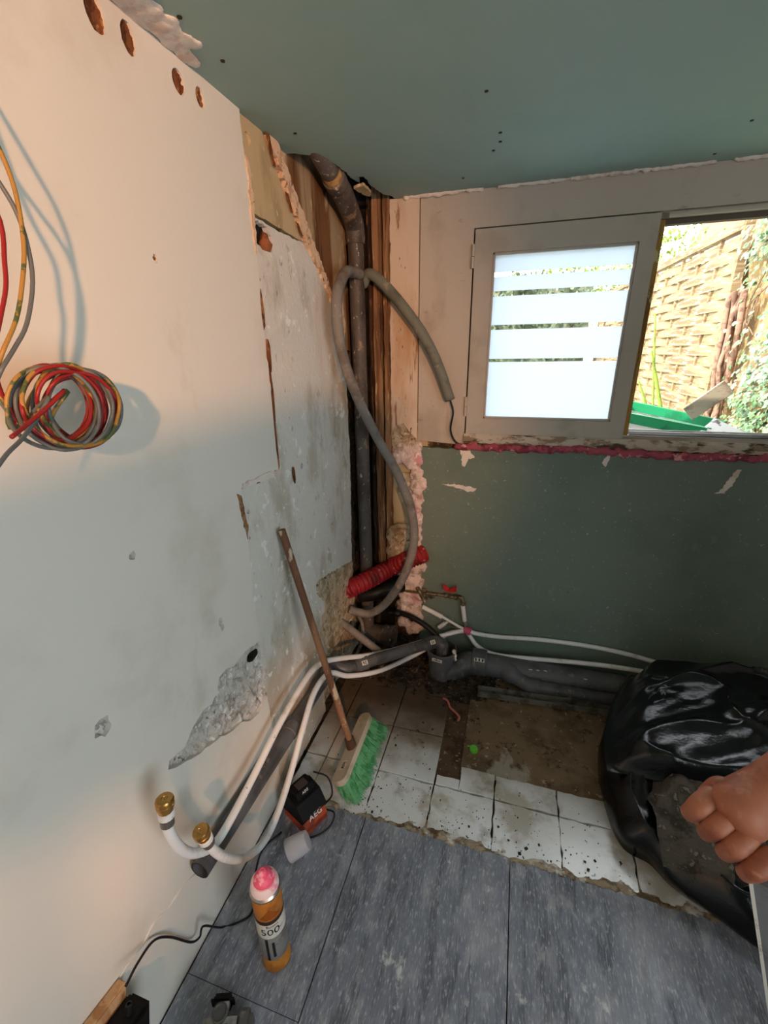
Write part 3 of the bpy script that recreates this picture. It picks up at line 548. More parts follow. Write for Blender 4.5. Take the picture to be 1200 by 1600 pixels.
part('branch', MB().tube(spline([(.70, -.115, .062), (.745, -.145, .052), (.79, -.168, .044), (.84, -.172, .044)], 6), [.045]*5+[.04, .036, .033, .031]+[.0305]*10, 18), m_pvc, t)
part('branch_pipe', MB().tube([(.82, -.172, .044), (2.2, -.155, .044)], .0255, 18), m_pvc, t)
a, b = sticker(Vector((TE.x+.165, -.105-.042, tz+.006+.045)), Vector((0, -.68, .73)), Vector((1, 0, 0)), .016, .045, 3); st = part('sticker', a, m_sticker, t, None); part('print', b, m_ink, st, None)
a, b = sticker(Vector((TE.x-.012, -.15-.0655, .122)), Vector((-.15, -1, .02)), Vector((0, 0, 1)), .045, .016, 2); st = part('sticker', a, m_sticker, t, None); part('print', b, m_ink, st, None)
part('sealant_blob', lump([((TE.x+.055, -.165, .145), .010), ((TE.x+.06, -.172, .128), .009), ((TE.x+.064, -.176, .112), .007)], .004, .002), m_white_filler, t, True)
for x in (.80, .83, .86, 1.02): part('paint_splash', MB().ball((x, -.10-.035, tz+.043+R.uniform(-.006, .004)), .006, 2, (1.3, .5, .35), .5, 3, x*10), m_white_filler, t, True)

# brass manifold with a red butterfly valve
yv = -.03
t = thing('water_valve', 'brass valve with red butterfly handle on the green board', 'valve', Q(703, 930, y=yv))
part('inlet_pipe', MB().tube([Q(617, 921, y=-.01), Q(655, 926, y=yv)], .0065, 10), M('olive_pipe', (96, 86, 52), rough=.5), t)
part('tee', MB().tube([Q(652, 918, y=yv), Q(664, 940, y=yv)], .010, 12).tube([Q(655, 926, y=yv), Q(680, 929, y=yv)], .008, 12).tube([Q(664, 936, y=yv), Q(678, 933, y=-.05)], .006, 10).lathe([(.008, -.01), (.015, -.008), (.015, .008), (.008, .01)], Q(663, 924, y=yv), (1, 0, 0), 6), m_dullbrass, t)
part('pipe', MB().tube([Q(676, 928, y=yv), Q(718, 934, y=yv)], .0065, 12), m_dullbrass, t)
part('valve_body', MB().lathe([(.007, -.03), (.013, -.028), (.013, -.014), (.009, -.01), (.012, 0), (.009, .010), (.013, .014), (.013, .028), (.007, .03)], Q(705, 932, y=yv), (1, 0, -.03), 8), m_dullbrass, t)
hb = Q(703, 925, y=yv-.006)
hd = part('handle', MB().add([hb+Vector(q) for q in [(-.004, 0, 0), (.004, 0, 0), (.030, -.008, .012), (.030, -.006, .042), (.012, 0, .026), (0, .002, .016), (-.012, 0, .026), (-.030, -.006, .042), (-.030, -.008, .012), (-.004, -.004, 0), (.004, -.004, 0), (.030, -.012, .012), (.030, -.010, .042), (.012, -.004, .026), (0, -.002, .016), (-.012, -.004, .026), (-.030, -.010, .042), (-.030, -.012, .012)]], [(0, 1, 2, 3, 4, 5, 6, 7, 8), (17, 16, 15, 14, 13, 12, 11, 10, 9)]+[(i, (i+1) % 9, 9+(i+1) % 9, 9+i) for i in range(9)]), m_redhandle, t, None)
part('elbow', MB().tube(spline([Q(716, 933, y=yv), Q(722, 935, y=yv), Q(724, 945, y=yv)], 5), .009, 12).lathe([(.009, -.008), (.013, -.006), (.013, .006), (.009, .008)], Q(724, 943, y=yv), (0, 0, 1), 6), m_dullbrass, t)
part('insulated_pipe', MB().tube([Q(723, 946, y=yv), Q(726, 970, y=yv)], .010, 12), m_whitetube, t)
MN = Q(728, 984, y=-.04)
part('lower_joint', MB().tube([Q(726, 968, y=yv), MN], .007, 10).tube([Q(705, 978, y=-.04), MN], .006, 10), m_dullbrass, t)
t = solo('insulated_pipe', MB().tube([Q(660, 948, y=-.03), Q(691, 964, y=-.035)], .0115, 12).tube([Q(690, 963, y=-.035), Q(712, 976, y=-.04), MN+Vector((-.003, 0, 0))], .0065, 10), m_whitetube, 'white sleeved pipe slanting down from brass tee to the pink taped joint', 'pipe', Q(675, 956, y=-.03))
t = solo('tube_offcut', MB().tube([Q(686, 980, y=-.03), Q(695, 974, y=-.03)], .0105, 12).tube([Q(694, 975, y=-.03), Q(700, 971, y=-.03)], .006, 8), m_whitetube, 'stubby white pipe end behind the white sloping tube', 'pipe', Q(690, 978, y=-.03))
t = solo('black_hose', MB().tube(spline([Q(606, 957, y=-.06), Q(625, 958, y=-.06), Q(645, 965, y=-.075), Q(668, 980, y=-.09), Q(688, 1000, y=-.105), Q(700, 1020, y=-.115), Q(703, 1040, y=-.12)], 6), .0125, 12).lathe([(.012, -.018), (.0165, -.016), (.0165, .016), (.012, .018)], Q(620, 958, y=-.06), (1, .0, -.05), 12), m_black, 'black rubber hose curving down into the drain tee', 'hose', Q(668, 980, y=-.09), True)
solo('dark_sump_cover', MB().tube(spline([(.02, -.11, .33), (.09, -.10, .345), (.15, -.06, .36), (.20, -.02, .36)], 5), .035, 14), m_black, 'black pipe in the shadow below the red duct', 'pipe', (.1, -.08, .34), True)

# white tubes with brass ends
r_ = .0098
def brass_end(root, p, d):
    d = d.normalized()
    part('grey_ferrule', MB().lathe([(r_, -.034), (.0125, -.032), (.0125, -.016), (r_, -.014)], p, d, 14), M('grey_ferrule', (120, 116, 108), rough=.4, metal=.6), root)
    part('white_ring', MB().lathe([(.011, -.016), (.0145, -.014), (.0145, -.002), (.012, 0)], p, d, 16), m_whitetube, root)
    part('brass_cap', MB().lathe([(.012, -.002), (.0135, 0), (.0135, .009), (.0165, .010), (.0165, .015), (.0152, .016), (.0165, .017), (.0165, .024), (.0145, .027), (.006, .027), (.005, .0255), (.001, .0255)], p, d, 12), m_brass, root)
def wt(name, pts, label, end=None):
    sp = spline(pts, 8); root = thing(name, label, 'tube', sp[0]); part('tube', MB().tube(sp, r_, 12), m_whitetube, root, True)
    if end: brass_end(root, sp[0], sp[0]-sp[1])
    return root
wt('water_tube', [Q(259, 1266, x=.085), Q(264, 1298, x=.085), Q(282, 1325, x=.08), Q(305, 1333, x=.075), Q(332, 1322, x=.07), Q(355, 1290, x=.065), Q(395, 1215, x=.055), Q(440, 1125, x=.05), Q(480, 1058, x=.05), Q(503, 1036, x=.055), Q(530, 1029, x=.08), Q(580, 1023, x=.15), Q(630, 1011, y=-.16), Q(680, 996, y=-.10), MN], 'white water tube with brass cap running upper along the left wall', True)
wt('water_tube', [Q(319, 1307, x=.11), Q(333, 1327, x=.11), Q(356, 1341, x=.11), Q(385, 1339, x=.105), Q(412, 1315, x=.10), Q(434, 1270, x=.09), Q(455, 1205, x=.08), Q(474, 1135, x=.075), Q(492, 1080, x=.07), Q(515, 1052, x=.075), Q(545, 1056, x=.11), Q(590, 1049, x=.19), Q(635, 1030, y=-.20), Q(672, 1010, y=-.11), Q(700, 990, y=-.06), MN+Vector((0, 0, -.006))], 'white water tube with brass cap bending out nearest the foam can', True)
wt('water_tube', [MN, Q(745, 990, y=-.035), Q(780, 995, y=-.025), Q(840, 999, y=-.022), Q(910, 1008, y=-.022), Q(980, 1022, y=-.022), Q(1060, 1046, y=-.022), Q(1130, 1066, y=-.022), Q(1230, 1096, y=-.022)], 'upper white tube running right along the foot of the green board')
wt('water_tube', [MN, Q(735, 995, y=-.035), Q(748, 1011, y=-.05), Q(775, 1023, y=-.07), Q(830, 1029, y=-.075), Q(900, 1035, y=-.075), Q(960, 1042, y=-.075), Q(1030, 1054, y=-.07), Q(1130, 1074, y=-.06), Q(1230, 1096, y=-.05)], 'lower white tube sagging right just above the thick soil pipe')
solo('tape_wrap', MB().lathe([(.012, -.018), (.017, -.014), (.0165, 0), (.018, .012), (.012, .018)], MN+Vector((.008, -.002, -.002)), (.9, -.2, -.1), 12), m_tape, 'pink tape wrapped round the white tube joint', 'tape', MN)

# metal channel on the screed
t = thing('metal_channel', 'thin grey metal channel lying on the brown screed', 'metal strip', (.89, -.21, 0))
d_ = Vector((1.27-.593, .045, 0)); rz = Matrix.Rotation(math.atan2(.045, .677), 3, 'Z'); cc_ = Vector((.93, -.212, 0))
part('web', MB().box(cc_+Vector((0, 0, .004)), (.68, .03, .003), rz), M('galvanised', (128, 126, 118), [((96, 92, 82), 20, .45, .7)], rough=.45, metal=.5), t)
part('flange', MB().box(cc_+rz@Vector((0, -.0155, .015)), (.68, .0025, .026), rz), M('galvanised_edge', (140, 138, 130), [((100, 96, 86), 20, .45, .7)], rough=.4, metal=.5), t)
part('flange', MB().box(cc_+rz@Vector((0, .0155, .018)), (.68, .0025, .032), rz), bpy.data.materials['galvanised_edge'], t)

# ------------------------------------------------------------------ broom
m_handle = M('worn_broom_handle', (142, 104, 76), [((108, 74, 52), 12, .45, .66, (1, 1, .3)), ((196, 176, 152), 20, .66, .74, (1, 1, .4), 4)], rough=.6, bump=.1)
m_head = M('pale_broom_head', (198, 188, 166), [((172, 160, 136), 10, .5, .7)], rough=.6)
m_brist = M('green_bristles', (112, 186, 128), [((70, 148, 92), 30, .4, .65)], rough=.6)
HC = Vector((.183, -.683, .075)); nrm = Vector((-.42, -.03, .9)).normalized(); ax = Vector((.02, 1, .0)).normalized(); ax = (ax-nrm*ax.dot(nrm)).normalized(); wx = ax.cross(nrm)
t = thing('broom', 'push broom with green bristles leaning on the left wall', 'broom', (.2, -.68, 0))
def hd(u, v, d): return HC+ax*u+wx*v-nrm*d
ol = [(-.135, -.024), (.125, -.024), (.14, -.02), (.146, -.006), (.146, .006), (.14, .02), (.125, .026), (-.125, .026), (-.14, .02), (-.146, .006), (-.146, -.006), (-.142, -.02)]
part('head', MB().slab(ol, [], hd, .022, True), m_head, t)
top = Q(440, 828, x=.018); sock = HC+ax*(-.008)
hv = (top-sock).normalized()
part('handle', MB().tube([sock+hv*.01, top], .0115, 14), m_handle, t)
part('socket', MB().lathe([(.019, -.012), (.019, .01), (.0165, .038), (.013, .040)], sock, hv, 14), M('dark_socket', (84, 60, 46), rough=.5), t)
a, b = sticker(HC+ax*-.085+nrm*.0004, nrm, ax, .022, .036, 0); st = part('sticker', a, m_sticker, t, None)
part('print', text_mb('BZX', .013, lambda v: HC+ax*(-.085)+nrm*.0014+(ax*v.x+wx*-v.y)*1.0+nrm*v.z), m_ink, st, None)
mb = MB(); rb = random.Random(3)
for k in range(1700):
    u = rb.uniform(-.14, .142); v = rb.uniform(-.02, .026); b0 = hd(u, v, .02)
    L_ = rb.uniform(.068, .095); tu = round(u*18)/18; sway = Vector((rb.gauss(.42, .16)+.22*math.sin(tu*70), rb.gauss(0, .16)+.3*math.sin(tu*131), 0))
    d0 = (-nrm+wx*(-.0)+sway*.5).normalized()
    p1 = b0+d0*L_*.5; p2 = p1+(d0+sway*.5+Vector((0, 0, .1))).normalized()*L_*.5
    p1.z = max(p1.z, .004); p2.z = max(p2.z, .002); w = Vector((-d0.y, d0.x, .2)).normalized()*.0011
    mb.add([b0-w, b0+w, p1+w, p1-w, p2+w*.7, p2-w*.7], [(0, 1, 2, 3), (3, 2, 4, 5)])
part('bristles', mb, m_brist, t, None, 'stuff')

# ------------------------------------------------------------------ small floor objects
m_blackpl = M('black_plastic', (15, 15, 17), [((30, 29, 28), 30, .6, .85)], rough=.55, spec=.25)
m_orange = M('burnt_orange_plastic', (176, 72, 36), [((126, 50, 26), 20, .5, .7)], rough=.5)
m_white = M('white_print', (225, 225, 220), rough=.6)
# battery charger
CH = Vector((.105, -.915, .006)); rz = Matrix.Rotation(math.radians(-26), 3, 'Z')
t = thing('battery_charger', 'black and orange battery charger lying by the white tiles', 'charger', CH)
W3 = lambda v: CH+rz@Vector(v)
def extr(poly, y0, y1): # profile in local xz, extruded along local y
    n = len(poly); return MB().add([W3((u, y0, w)) for u, w in poly]+[W3((u, y1, w)) for u, w in poly], [tuple(range(n)), tuple(reversed(range(n, 2*n)))]+[(i, (i+1) % n, n+(i+1) % n, n+i) for i in range(n)])
part('base', extr([(-.05, 0), (.058, 0), (.062, .03), (.05, .045), (-.05, .038)], -.042, .042), m_orange, t)
part('body', extr([(-.054, .03), (.05, .046), (.058, .066), (.03, .105), (-.02, .112), (-.054, .09)], -.045, .045), m_blackpl, t)
part('battery_dock', extr([(-.03, .105), (.02, .105), (.012, .128), (-.024, .13)], -.032, .032), m_blackpl, t)
part('window_panel', extr([(-.018, .1295), (.008, .1285), (.008, .131), (-.018, .132)], -.018, .018), M('smoked_panel', (70, 62, 60), rough=.2), t)
part('brand_print', text_mb('AEG', .026, lambda v: W3((.0585+v.z*0-.0+(-.0), v.x, .058)) + rz@Vector((-.30*v.y+.001, 0, v.y*.95)) + rz@Vector((v.z, 0, 0))), m_white, t, None)
part('brand_print', text_mb('AEG', .012, lambda v: W3((.0155+v.z, v.x, .118)) + rz@Vector((-.3*v.y, 0, v.y*.95))), m_white, t, None)
part('cable', MB().tube(spline([W3((.04, .044, .03)), W3((.05, .075, .06)), W3((.02, .085, .10)), W3((-.02, .06, .115))], 8)+spline([W3((.055, .04, .02)), W3((.085, .03, .012)), W3((.07, -.02, .006)), W3((.03, -.05, .004))], 6)[:0], .0028, 8), m_black, t, True)
part('cable', MB().tube(spline([W3((.05, .04, .03)), W3((.085, .052, .03)), W3((.095, .02, .012)), W3((.075, -.03, .004)), W3((.03, -.06, .004))], 8), .0028, 8), m_black, t, True)
# clear plastic cap
cp = Vector((.140, -1.035, .006)); axc = Vector((.75, .5, .35)).normalized()
solo('clear_plastic_cup', MB().lathe([(.030, 0), (.032, .002), (.029, .05), (.026, .062), (.001, .064), (.001, .062), (.025, .060), (.028, .05), (.030, .003)], cp+Vector((-.022, -.01, .03)), axc, 20), M('cloudy_clear_plastic', (226, 226, 232), rough=.3, alpha=.38), 'clear plastic cup lying on its side by the charger', 'cup', cp)
# foam can
fb = Q(433, 1492, z=.006); fb = Vector((fb.x, fb.y, .006)); 
t = thing('foam_can', 'orange and silver expanding foam can with pink nozzle standing on the grey planks', 'spray can', fb)
m_silver = M('label_silver', (150, 148, 144), [((120, 116, 112), 20, .5, .7)], rough=.4, metal=.3)
m_cano = M('can_orange', (190, 122, 42), [((150, 92, 34), 12, .5, .7)], rough=.4)
ra = .033; hh = .262
part('base_ring', MB().lathe([(.001, .001), (.030, .001), (.034, .003), (.034, .010), (ra, .012), (ra, .05)], fb, n=28), m_cano, t)
part('lower_label', MB().lathe([(ra, .05), (ra+.0003, .0505), (ra+.0003, .135), (ra, .1355)], fb, n=28), m_silver, t)
part('white_band', MB().lathe([(ra, .135), (ra+.0005, .1355), (ra+.0005, .185), (ra, .1855)], fb, n=28), M('label_white', (214, 210, 200), rough=.45), t)
part('dark_band', MB().lathe([(ra, .185), (ra+.0006, .1855), (ra+.0006, .197), (ra, .1975)], fb, n=28), M('label_dark', (58, 40, 30), rough=.45), t)
part('orange_band', MB().lathe([(ra, .197), (ra+.0002, .1975), (ra+.0002, hh), (ra, hh)], fb, n=28), m_cano, t)
part('shoulder', MB().lathe([(ra, hh), (ra+.0015, hh+.002), (ra+.0015, hh+.006), (ra-.001, hh+.009), (.026, hh+.016), (.022, hh+.018)], fb, n=28), M('tin', (176, 172, 166), rough=.3, metal=.9), t)
part('cap_collar', MB().lathe([(.029, hh+.008), (.0315, hh+.011), (.0305, hh+.022), (.026, hh+.030), (.010, hh+.032)], fb, n=24), M('pinkish_white_cap', (232, 214, 216), [((226, 150, 170), 30, .5, .65)], rough=.5), t)
part('nozzle', MB().lathe([(.024, hh+.027), (.0225, hh+.036), (.017, hh+.040), (.0145, hh+.046), (.0095, hh+.048), (.0085, hh+.056), (.006, hh+.059), (.001, hh+.0595)], fb, n=20), M('pink_nozzle', (226, 92, 130), [((244, 170, 190), 50, .58, .7)], rough=.4), t)
cdir = (CAM-fb); ca = math.atan2(cdir.y, cdir.x)
def on_can(v, z0, da=0, r=.0009): a = ca+da+v.x/ra; return fb+Vector((math.cos(a)*(ra+r), math.sin(a)*(ra+r), z0+v.y))
part('volume_print', text_mb('500', .030, lambda v: on_can(v, .158, -.18), 0), m_ink, t, None)
part('volume_print', text_mb('ml', .009, lambda v: on_can(v, .158, .62), 0), m_ink, t, None)
part('name_print', text_mb('Boom', .0115, lambda v: on_can(v, .179, 0), 0), m_ink, t, None)
part('triangle_mark', MB().add([on_can(Vector(q+(0,)), .205, -.05) for q in [(-.024, 0), (-.012, 0), (0, 0), (.012, 0), (.024, 0), (.012, .017), (0, .034), (-.012, .017)]], [(0, 1, 7), (1, 2, 6, 7), (2, 3, 5, 6), (3, 4, 5)]), M('dark_orange_mark', (150, 78, 20), rough=.45), t, None)
for da, hgt in ((-.55, .08), (-.12, .055)): part('bar_print', MB().add([on_can(Vector((i*.003, j*hgt/2, 0)), .092, da) for i, j in ((-1, -1), (1, -1), (1, 1), (-1, 1))], [(0, 1, 2, 3)]), m_ink, t, None)
# cable and mains adapter on the wall
solo('power_cable', MB().tube(spline([Q(197, 1540, x=.05), Q(215, 1505, x=.03), Q(240, 1470, x=.012), Q(265, 1464, x=.012), Q(298, 1472, x=.012), Q(312, 1464, x=.02), Q(318, 1447, x=.03), Q(345, 1449, z=.012), Q(370, 1442, z=.009), Q(392, 1428, z=.009), Q(398, 1400, z=.009), Q(400, 1360, z=.009), Q(412, 1325, z=.009), Q(440, 1300, z=.009)], 8), .0026, 8), m_black, 'thin black cable running from the wall adapter towards the charger', 'cable', Q(300, 1470, x=.012), True)
t = thing('power_adapter', 'black mains adapter plugged in by the wooden block on the left wall', 'adapter', (.03, -1.49, .20))
rt_ = Matrix.Rotation(-.25, 3, 'X')
part('body', MB().box((.048, -1.508, .200), (.055, .070, .112), rt_, .008), m_blackpl, t)
part('cable_boot', MB().lathe([(.007, 0), (.006, .018), (.003, .02)], Vector((.050, -1.490, .252)), (0, .3, 1), 10), m_black, t)
part('plug_pin', MB().lathe([(.004, 0), (.004, .012), (.001, .012)], Vector((.030, -1.522, .246)), (.2, -.4, 1), 8), m_alu, t)
solo('wooden_block', MB().box((.011, -1.53, .20), (.022, .10, .17), rt_, .003), M('raw_pine', (206, 164, 122), [((176, 130, 88), 14, .45, .68, (4, 4, .4))], rough=.7, bump=.15), 'raw wooden block on the left wall behind the black adapter', 'wood block', (.011, -1.53, .20))
# grey tool at the bottom edge
m_tool = M('grey_tool_body', (158, 157, 152), [((118, 116, 112), 20, .45, .7), ((168, 166, 160), 40, .64, .74, (1, 1, 1), 4)], rough=.5)
TL = Vector((.155, -1.415, .006)); rz = Matrix.Rotation(.35, 3, 'Z')
t = thing('power_tool', 'dusty grey power tool with round dials at the bottom edge', 'tool', TL)
def rb_(c, d, bv): return MB().box(TL+rz@Vector(c), d, rz, bv)
part('body', rb_((0, -.01, .038), (.066, .12, .066), .024), m_tool, t)
part('battery', rb_((.048, .002, .026), (.034, .075, .05), .009), M('darker_tool_grey', (88, 88, 86), [((120, 118, 114), 30, .55, .7)], rough=.6), t)
part('nose', rb_((-.008, .056, .030), (.05, .02, .04), .008), m_blackpl, t)
part('dial', MB().lathe([(.017, 0), (.017, .005), (.014, .006), (.012, .003), (.001, .003)], TL+rz@Vector((.0, .022, .070)), (0, 0, 1), 20), M('dial_grey', (84, 84, 84), rough=.4), t)
part('dial', MB().lathe([(.011, 0), (.011, .005), (.008, .006), (.001, .004)], TL+rz@Vector((.018, -.006, .070)), (0, 0, 1), 18), bpy.data.materials['dial_grey'], t)
part('lens', MB().lathe([(.009, 0), (.009, .006), (.006, .007), (.001, .005)], TL+rz@Vector((-.010, -.022, .070)), (0, 0, 1), 18), M('bright_lens', (200, 200, 200), rough=.1, metal=.8), t)
# green cap and pink strip
solo('bottle_cap', MB().lathe([(.001, .012), (.008, .012), (.0085, .009), (.013, .009), (.0145, .010), (.0155, .008), (.0155, .0), (.001, 0)], (.600, -.520, -.003), (.1, -.1, 1), 18).box((.582, -.512, .001), (.012, .006, .002)), M('bright_green_plastic', (104, 190, 52), rough=.4), 'small bright green plastic cap on the brown screed', 'cap', (.6, -.52, 0))
solo('plastic_strip', MB().tube(spline([(.452, -.305, .006), (.472, -.318, .010), (.487, -.345, .004), (.512, -.365, .003), (.530, -.385, .002), (.526, -.405, .001)], 6), .0045, 8), M('salmon_plastic', (206, 112, 106), rough=.5), 'pink plastic strip curling beside the dark screed channel', 'plastic strip', (.49, -.35, 0), True)

# ------------------------------------------------------------------ coiled wires on the left wall
m_wred = M('red_wire', (142, 36, 36), rough=.4)
m_wgrey = M('grey_wire', (98, 102, 102), rough=.4)
m_wyel = M('yellow_green_wire', (166, 126, 62), [((78, 92, 56), 30, .5, .56, (1, 1, 1), 2)], rough=.4)
rw = random.Random(21)
def coil(seed, turns, c0, c1, r0, lead, tail):
    rr_ = random.Random(seed); pts = [Q(*p[:2], x=p[2]) for p in lead]; n = turns*14
    for i in range(n+1):
        f_ = i/n; a = math.pi*1.15+2*math.pi*turns*f_+rr_.uniform(-.05, .05)
        sh = .5-.5*math.cos(f_*math.pi*(2.0+seed % 3)); cx = c0[0]+(c1[0]-c0[0])*sh; cy = c0[1]+(c1[1]-c0[1])*sh
        rr2 = r0*(1+.10*math.sin(i*.31+seed)+.04*math.sin(i*.9)); q = Q(cx, cy, x=.105+.02*math.sin(i*.21+seed)+rr_.uniform(-.006, .006))
        pts.append(q+Vector((.25*rr2*math.cos(a), rr2*math.cos(a)*.95, rr2*math.sin(a))))
    pts += [Q(*p[:2], x=p[2]) for p in tail]
    return spline(pts, 4)
rad = .00235
for name, mt, seed, turns, lab, lead, tail, r0 in [
    ('red', m_wred, 3, 7, 'red electric wire in the coil hanging on the left wall', [(-160, -60, .07), (-70, 160, 0.065), (-40, 260, 0.08), (0, 345, 0.09), (7, 410, 0.095), (9, 450, 0.1), (0, 500, 0.105), (-10, 560, 0.115), (4, 618, .09)], [(100, 610, .13), (70, 640, .135), (40, 665, .14), (18, 683, .15)], .043),
    ('yellow', m_wyel, 5, 5, 'yellow-green earth wire in the coil hanging on the left wall', [(-210, -120, .07), (-80, 90, 0.075), (-30, 180, 0.085), (0, 235, 0.09), (24, 300, 0.095), (37, 380, 0.1), (35, 440, 0.105), (25, 500, 0.11), (2, 555, 0.115), (-8, 600, .085), (8, 630, .09)], [(105, 610, .12), (86, 640, .11), (75, 668, .11)], .045),
    ('grey', m_wgrey, 8, 7, 'grey electric wire in the coil hanging on the left wall', [(-200, -40, .07), (-80, 170, 0.075), (-30, 245, 0.085), (0, 287, 0.09), (25, 330, 0.095), (42, 380, 0.097), (51, 440, 0.1), (42, 505, 0.105), (22, 545, 0.11), (0, 582, 0.115), (-8, 615, .085), (10, 640, .09)], [(75, 620, .13), (60, 650, .13), (35, 685, .13), (12, 708, .14), (-8, 735, .145)], .046)]:
    sp = coil(seed, turns, (86, 633), (136, 641), r0, lead, tail)
    solo('electric_wire', MB().tube(sp, rad, 8), mt, lab, 'wire', sp[len(sp)//2], True, 'coiled electric wires')

# ------------------------------------------------------------------ black rubble bag
m_bag = M('black_bin_liner', (14, 15, 18), rough=.17, spec=.6, bump=.3, bscale=18)
m_rubble = M('grey_brown_rubble', (92, 84, 74), [((60, 54, 46), 20, .45, .65), ((130, 122, 110), 40, .62, .72)], rough=.95, bump=.8, bscale=70)
BC = Vector((1.33, -.46, 0))
t = thing('rubbish_bag', 'open black plastic rubble bag slumped under the window', 'bag', BC)
prof = [(1.025, -.575), (1.045, -.45), (1.085, -.32), (1.15, -.235), (1.26, -.205), (1.40, -.205), (1.60, -.21), (1.72, -.27), (1.76, -.42), (1.74, -.62), (1.66, -.80), (1.52, -.90), (1.34, -.905), (1.22, -.85), (1.13, -.785), (1.06, -.735)]
def bagpt(a, h):
    n = len(prof); f_ = (a/(2*math.pi)) % 1*n; i = int(f_); u = f_-i
    P_ = [Vector(prof[(i+k) % n]+(0,)) for k in (-1, 0, 1, 2)]
    p = .5*((2*P_[1])+(P_[2]-P_[0])*u+(2*P_[0]-5*P_[1]+4*P_[2]-P_[3])*u*u+(-P_[0]+3*P_[1]-3*P_[2]+P_[3])*u**3)
    c = Vector((1.40, -.50, 0)); d = p-c
    back = max(0, min(1, (p.y+.72)/.5))        # the far side stands up, the near side is folded down
    top = .12+.15*back
    s = 1+.05*math.sin(h*3.1)-.30*h**1.6*(.35+.65*back)
    s *= 1+.05*noise.noise(Vector((math.cos(a)*2.5, math.sin(a)*2.5, h*2)))+.02*math.sin(a*13+h*5+2*math.sin(a*3))*h
    q = c+d*s; q.z = top*h+.015*noise.noise(Vector((q.x*6, q.y*6, h*2)))*h
    return q
na, nh = 150, 26; mb = MB(); vs = []
for j in range(nh+1):
    for i in range(na): vs.append(bagpt(2*math.pi*i/na, j/nh))
lip = [(.97, -.012), (.90, .004), (.80, -.02), (.72, -.05), (.66, -.08)]
for k, (sc, dz) in enumerate(lip):          # rim rolled inwards
    for i in range(na):
        q = bagpt(2*math.pi*i/na, 1); c = Vector((1.42, -.52, q.z)); vs.append(c+(q-c)*sc*(1+.03*math.sin(i*.7+k))+Vector((0, 0, dz+.012*noise.noise(Vector((i*.2, k, 0))))))
rows = nh+1+len(lip)
mb.add(vs, [(j*na+i, j*na+(i+1) % na, (j+1)*na+(i+1) % na, (j+1)*na+i) for j in range(rows-1) for i in range(na)])
part('sack', mb, m_bag, t, True)
# the top of the bag folded over in long creases
def flap(u, v):
    xl = 1.02+.17*(1-v)**2; p = Vector((xl+(1.735-xl)*u, -.10-.50*v-.05*u, 0))
    al = (p.x*.90+p.y*.42); pe = (-p.x*.42+p.y*.90)      # along / across the creases
    w = pe*16+1.6*noise.noise(Vector((al*3.0, pe*4, 2)))
    f1 = 1-abs(math.sin(w)); f2 = noise.noise(Vector((al*5, pe*16, 4))); f3 = 1-abs(math.sin(al*9+pe*4+2*noise.noise(Vector((al*4, pe*5, 9)))))
    p.z = .235+.07*math.sin(min(1, u*1.25)*math.pi*.6)-.05*v+.040*f1**1.6*(.4+.6*u)+.016*f2+.030*f3**6*(.3+.7*u)+.006*noise.noise(Vector((al*22, pe*30, 6)))*u
    e = min(1, u/.16)*min(1, v/.10)*min(1, (1-v)/.05); e = e*e*(3-2*e)
    p.z = p.z*e+(.13+.08*u)*(1-e); return p
part('folded_flap', MB().grid(0, 1, 0, 1, 120, 92, flap), m_bag, t, 60)
part('rubble', MB().grid(1.12, 1.64, -.84, -.34, 50, 44, lambda u, v: Vector((u, v, .115+.05*noise.fractal(Vector((u*9, v*9, 1)), 1, 2, 4)+.05*max(0, 1-((u-1.38)/.3)**2)*max(0, 1-((v+.6)/.28)**2)))), m_rubble, t, None, 'stuff')

# ------------------------------------------------------------------ board held at the right edge
pe0 = Vector((1.245, -.925, .285)); 
t = thing('loose_board', 'grey board with a pale edge held at the right border', 'board', (1.3, -1.0, 0))
bA = Q(1174, 1352, z=.66); bB = Q(1201, 1545, z=.30); bB = bA+(bB-bA)*((bA.z-.012)/(bA.z-bB.z))
bd = (bB-bA); bn = Vector((.93, .20, .25))
m_brdf = M('grey_board_face', (120, 122, 126), [((96, 98, 102), 8, .45, .7)], rough=.8); m_brde = M('pale_board_edge', (206, 202, 192), [((170, 164, 150), 20, .5, .7)], rough=.85)
wv = Vector((.55, -.25, .02)); th = Vector((-.012, -.02, 0))
part('face', MB().add([bA, bA+wv, bB+wv, bB, bA+th, bA+wv+th, bB+wv+th, bB+th], [(0, 1, 2, 3), (4, 7, 6, 5), (0, 4, 5, 1), (2, 6, 7, 3), (1, 5, 6, 2)]), m_brdf, t, None)
part('edge', MB().add([bA+th*-.05, bB+th*-.05, bB+th*1.05, bA+th*1.05, bA+wv*.008, bB+wv*.008, bB+th+wv*.008, bA+th+wv*.008], [(0, 1, 2, 3), (4, 7, 6, 5), (0, 4, 5, 1), (3, 2, 6, 7), (0, 3, 7, 4), (1, 5, 6, 2)]), m_brde, t, None)

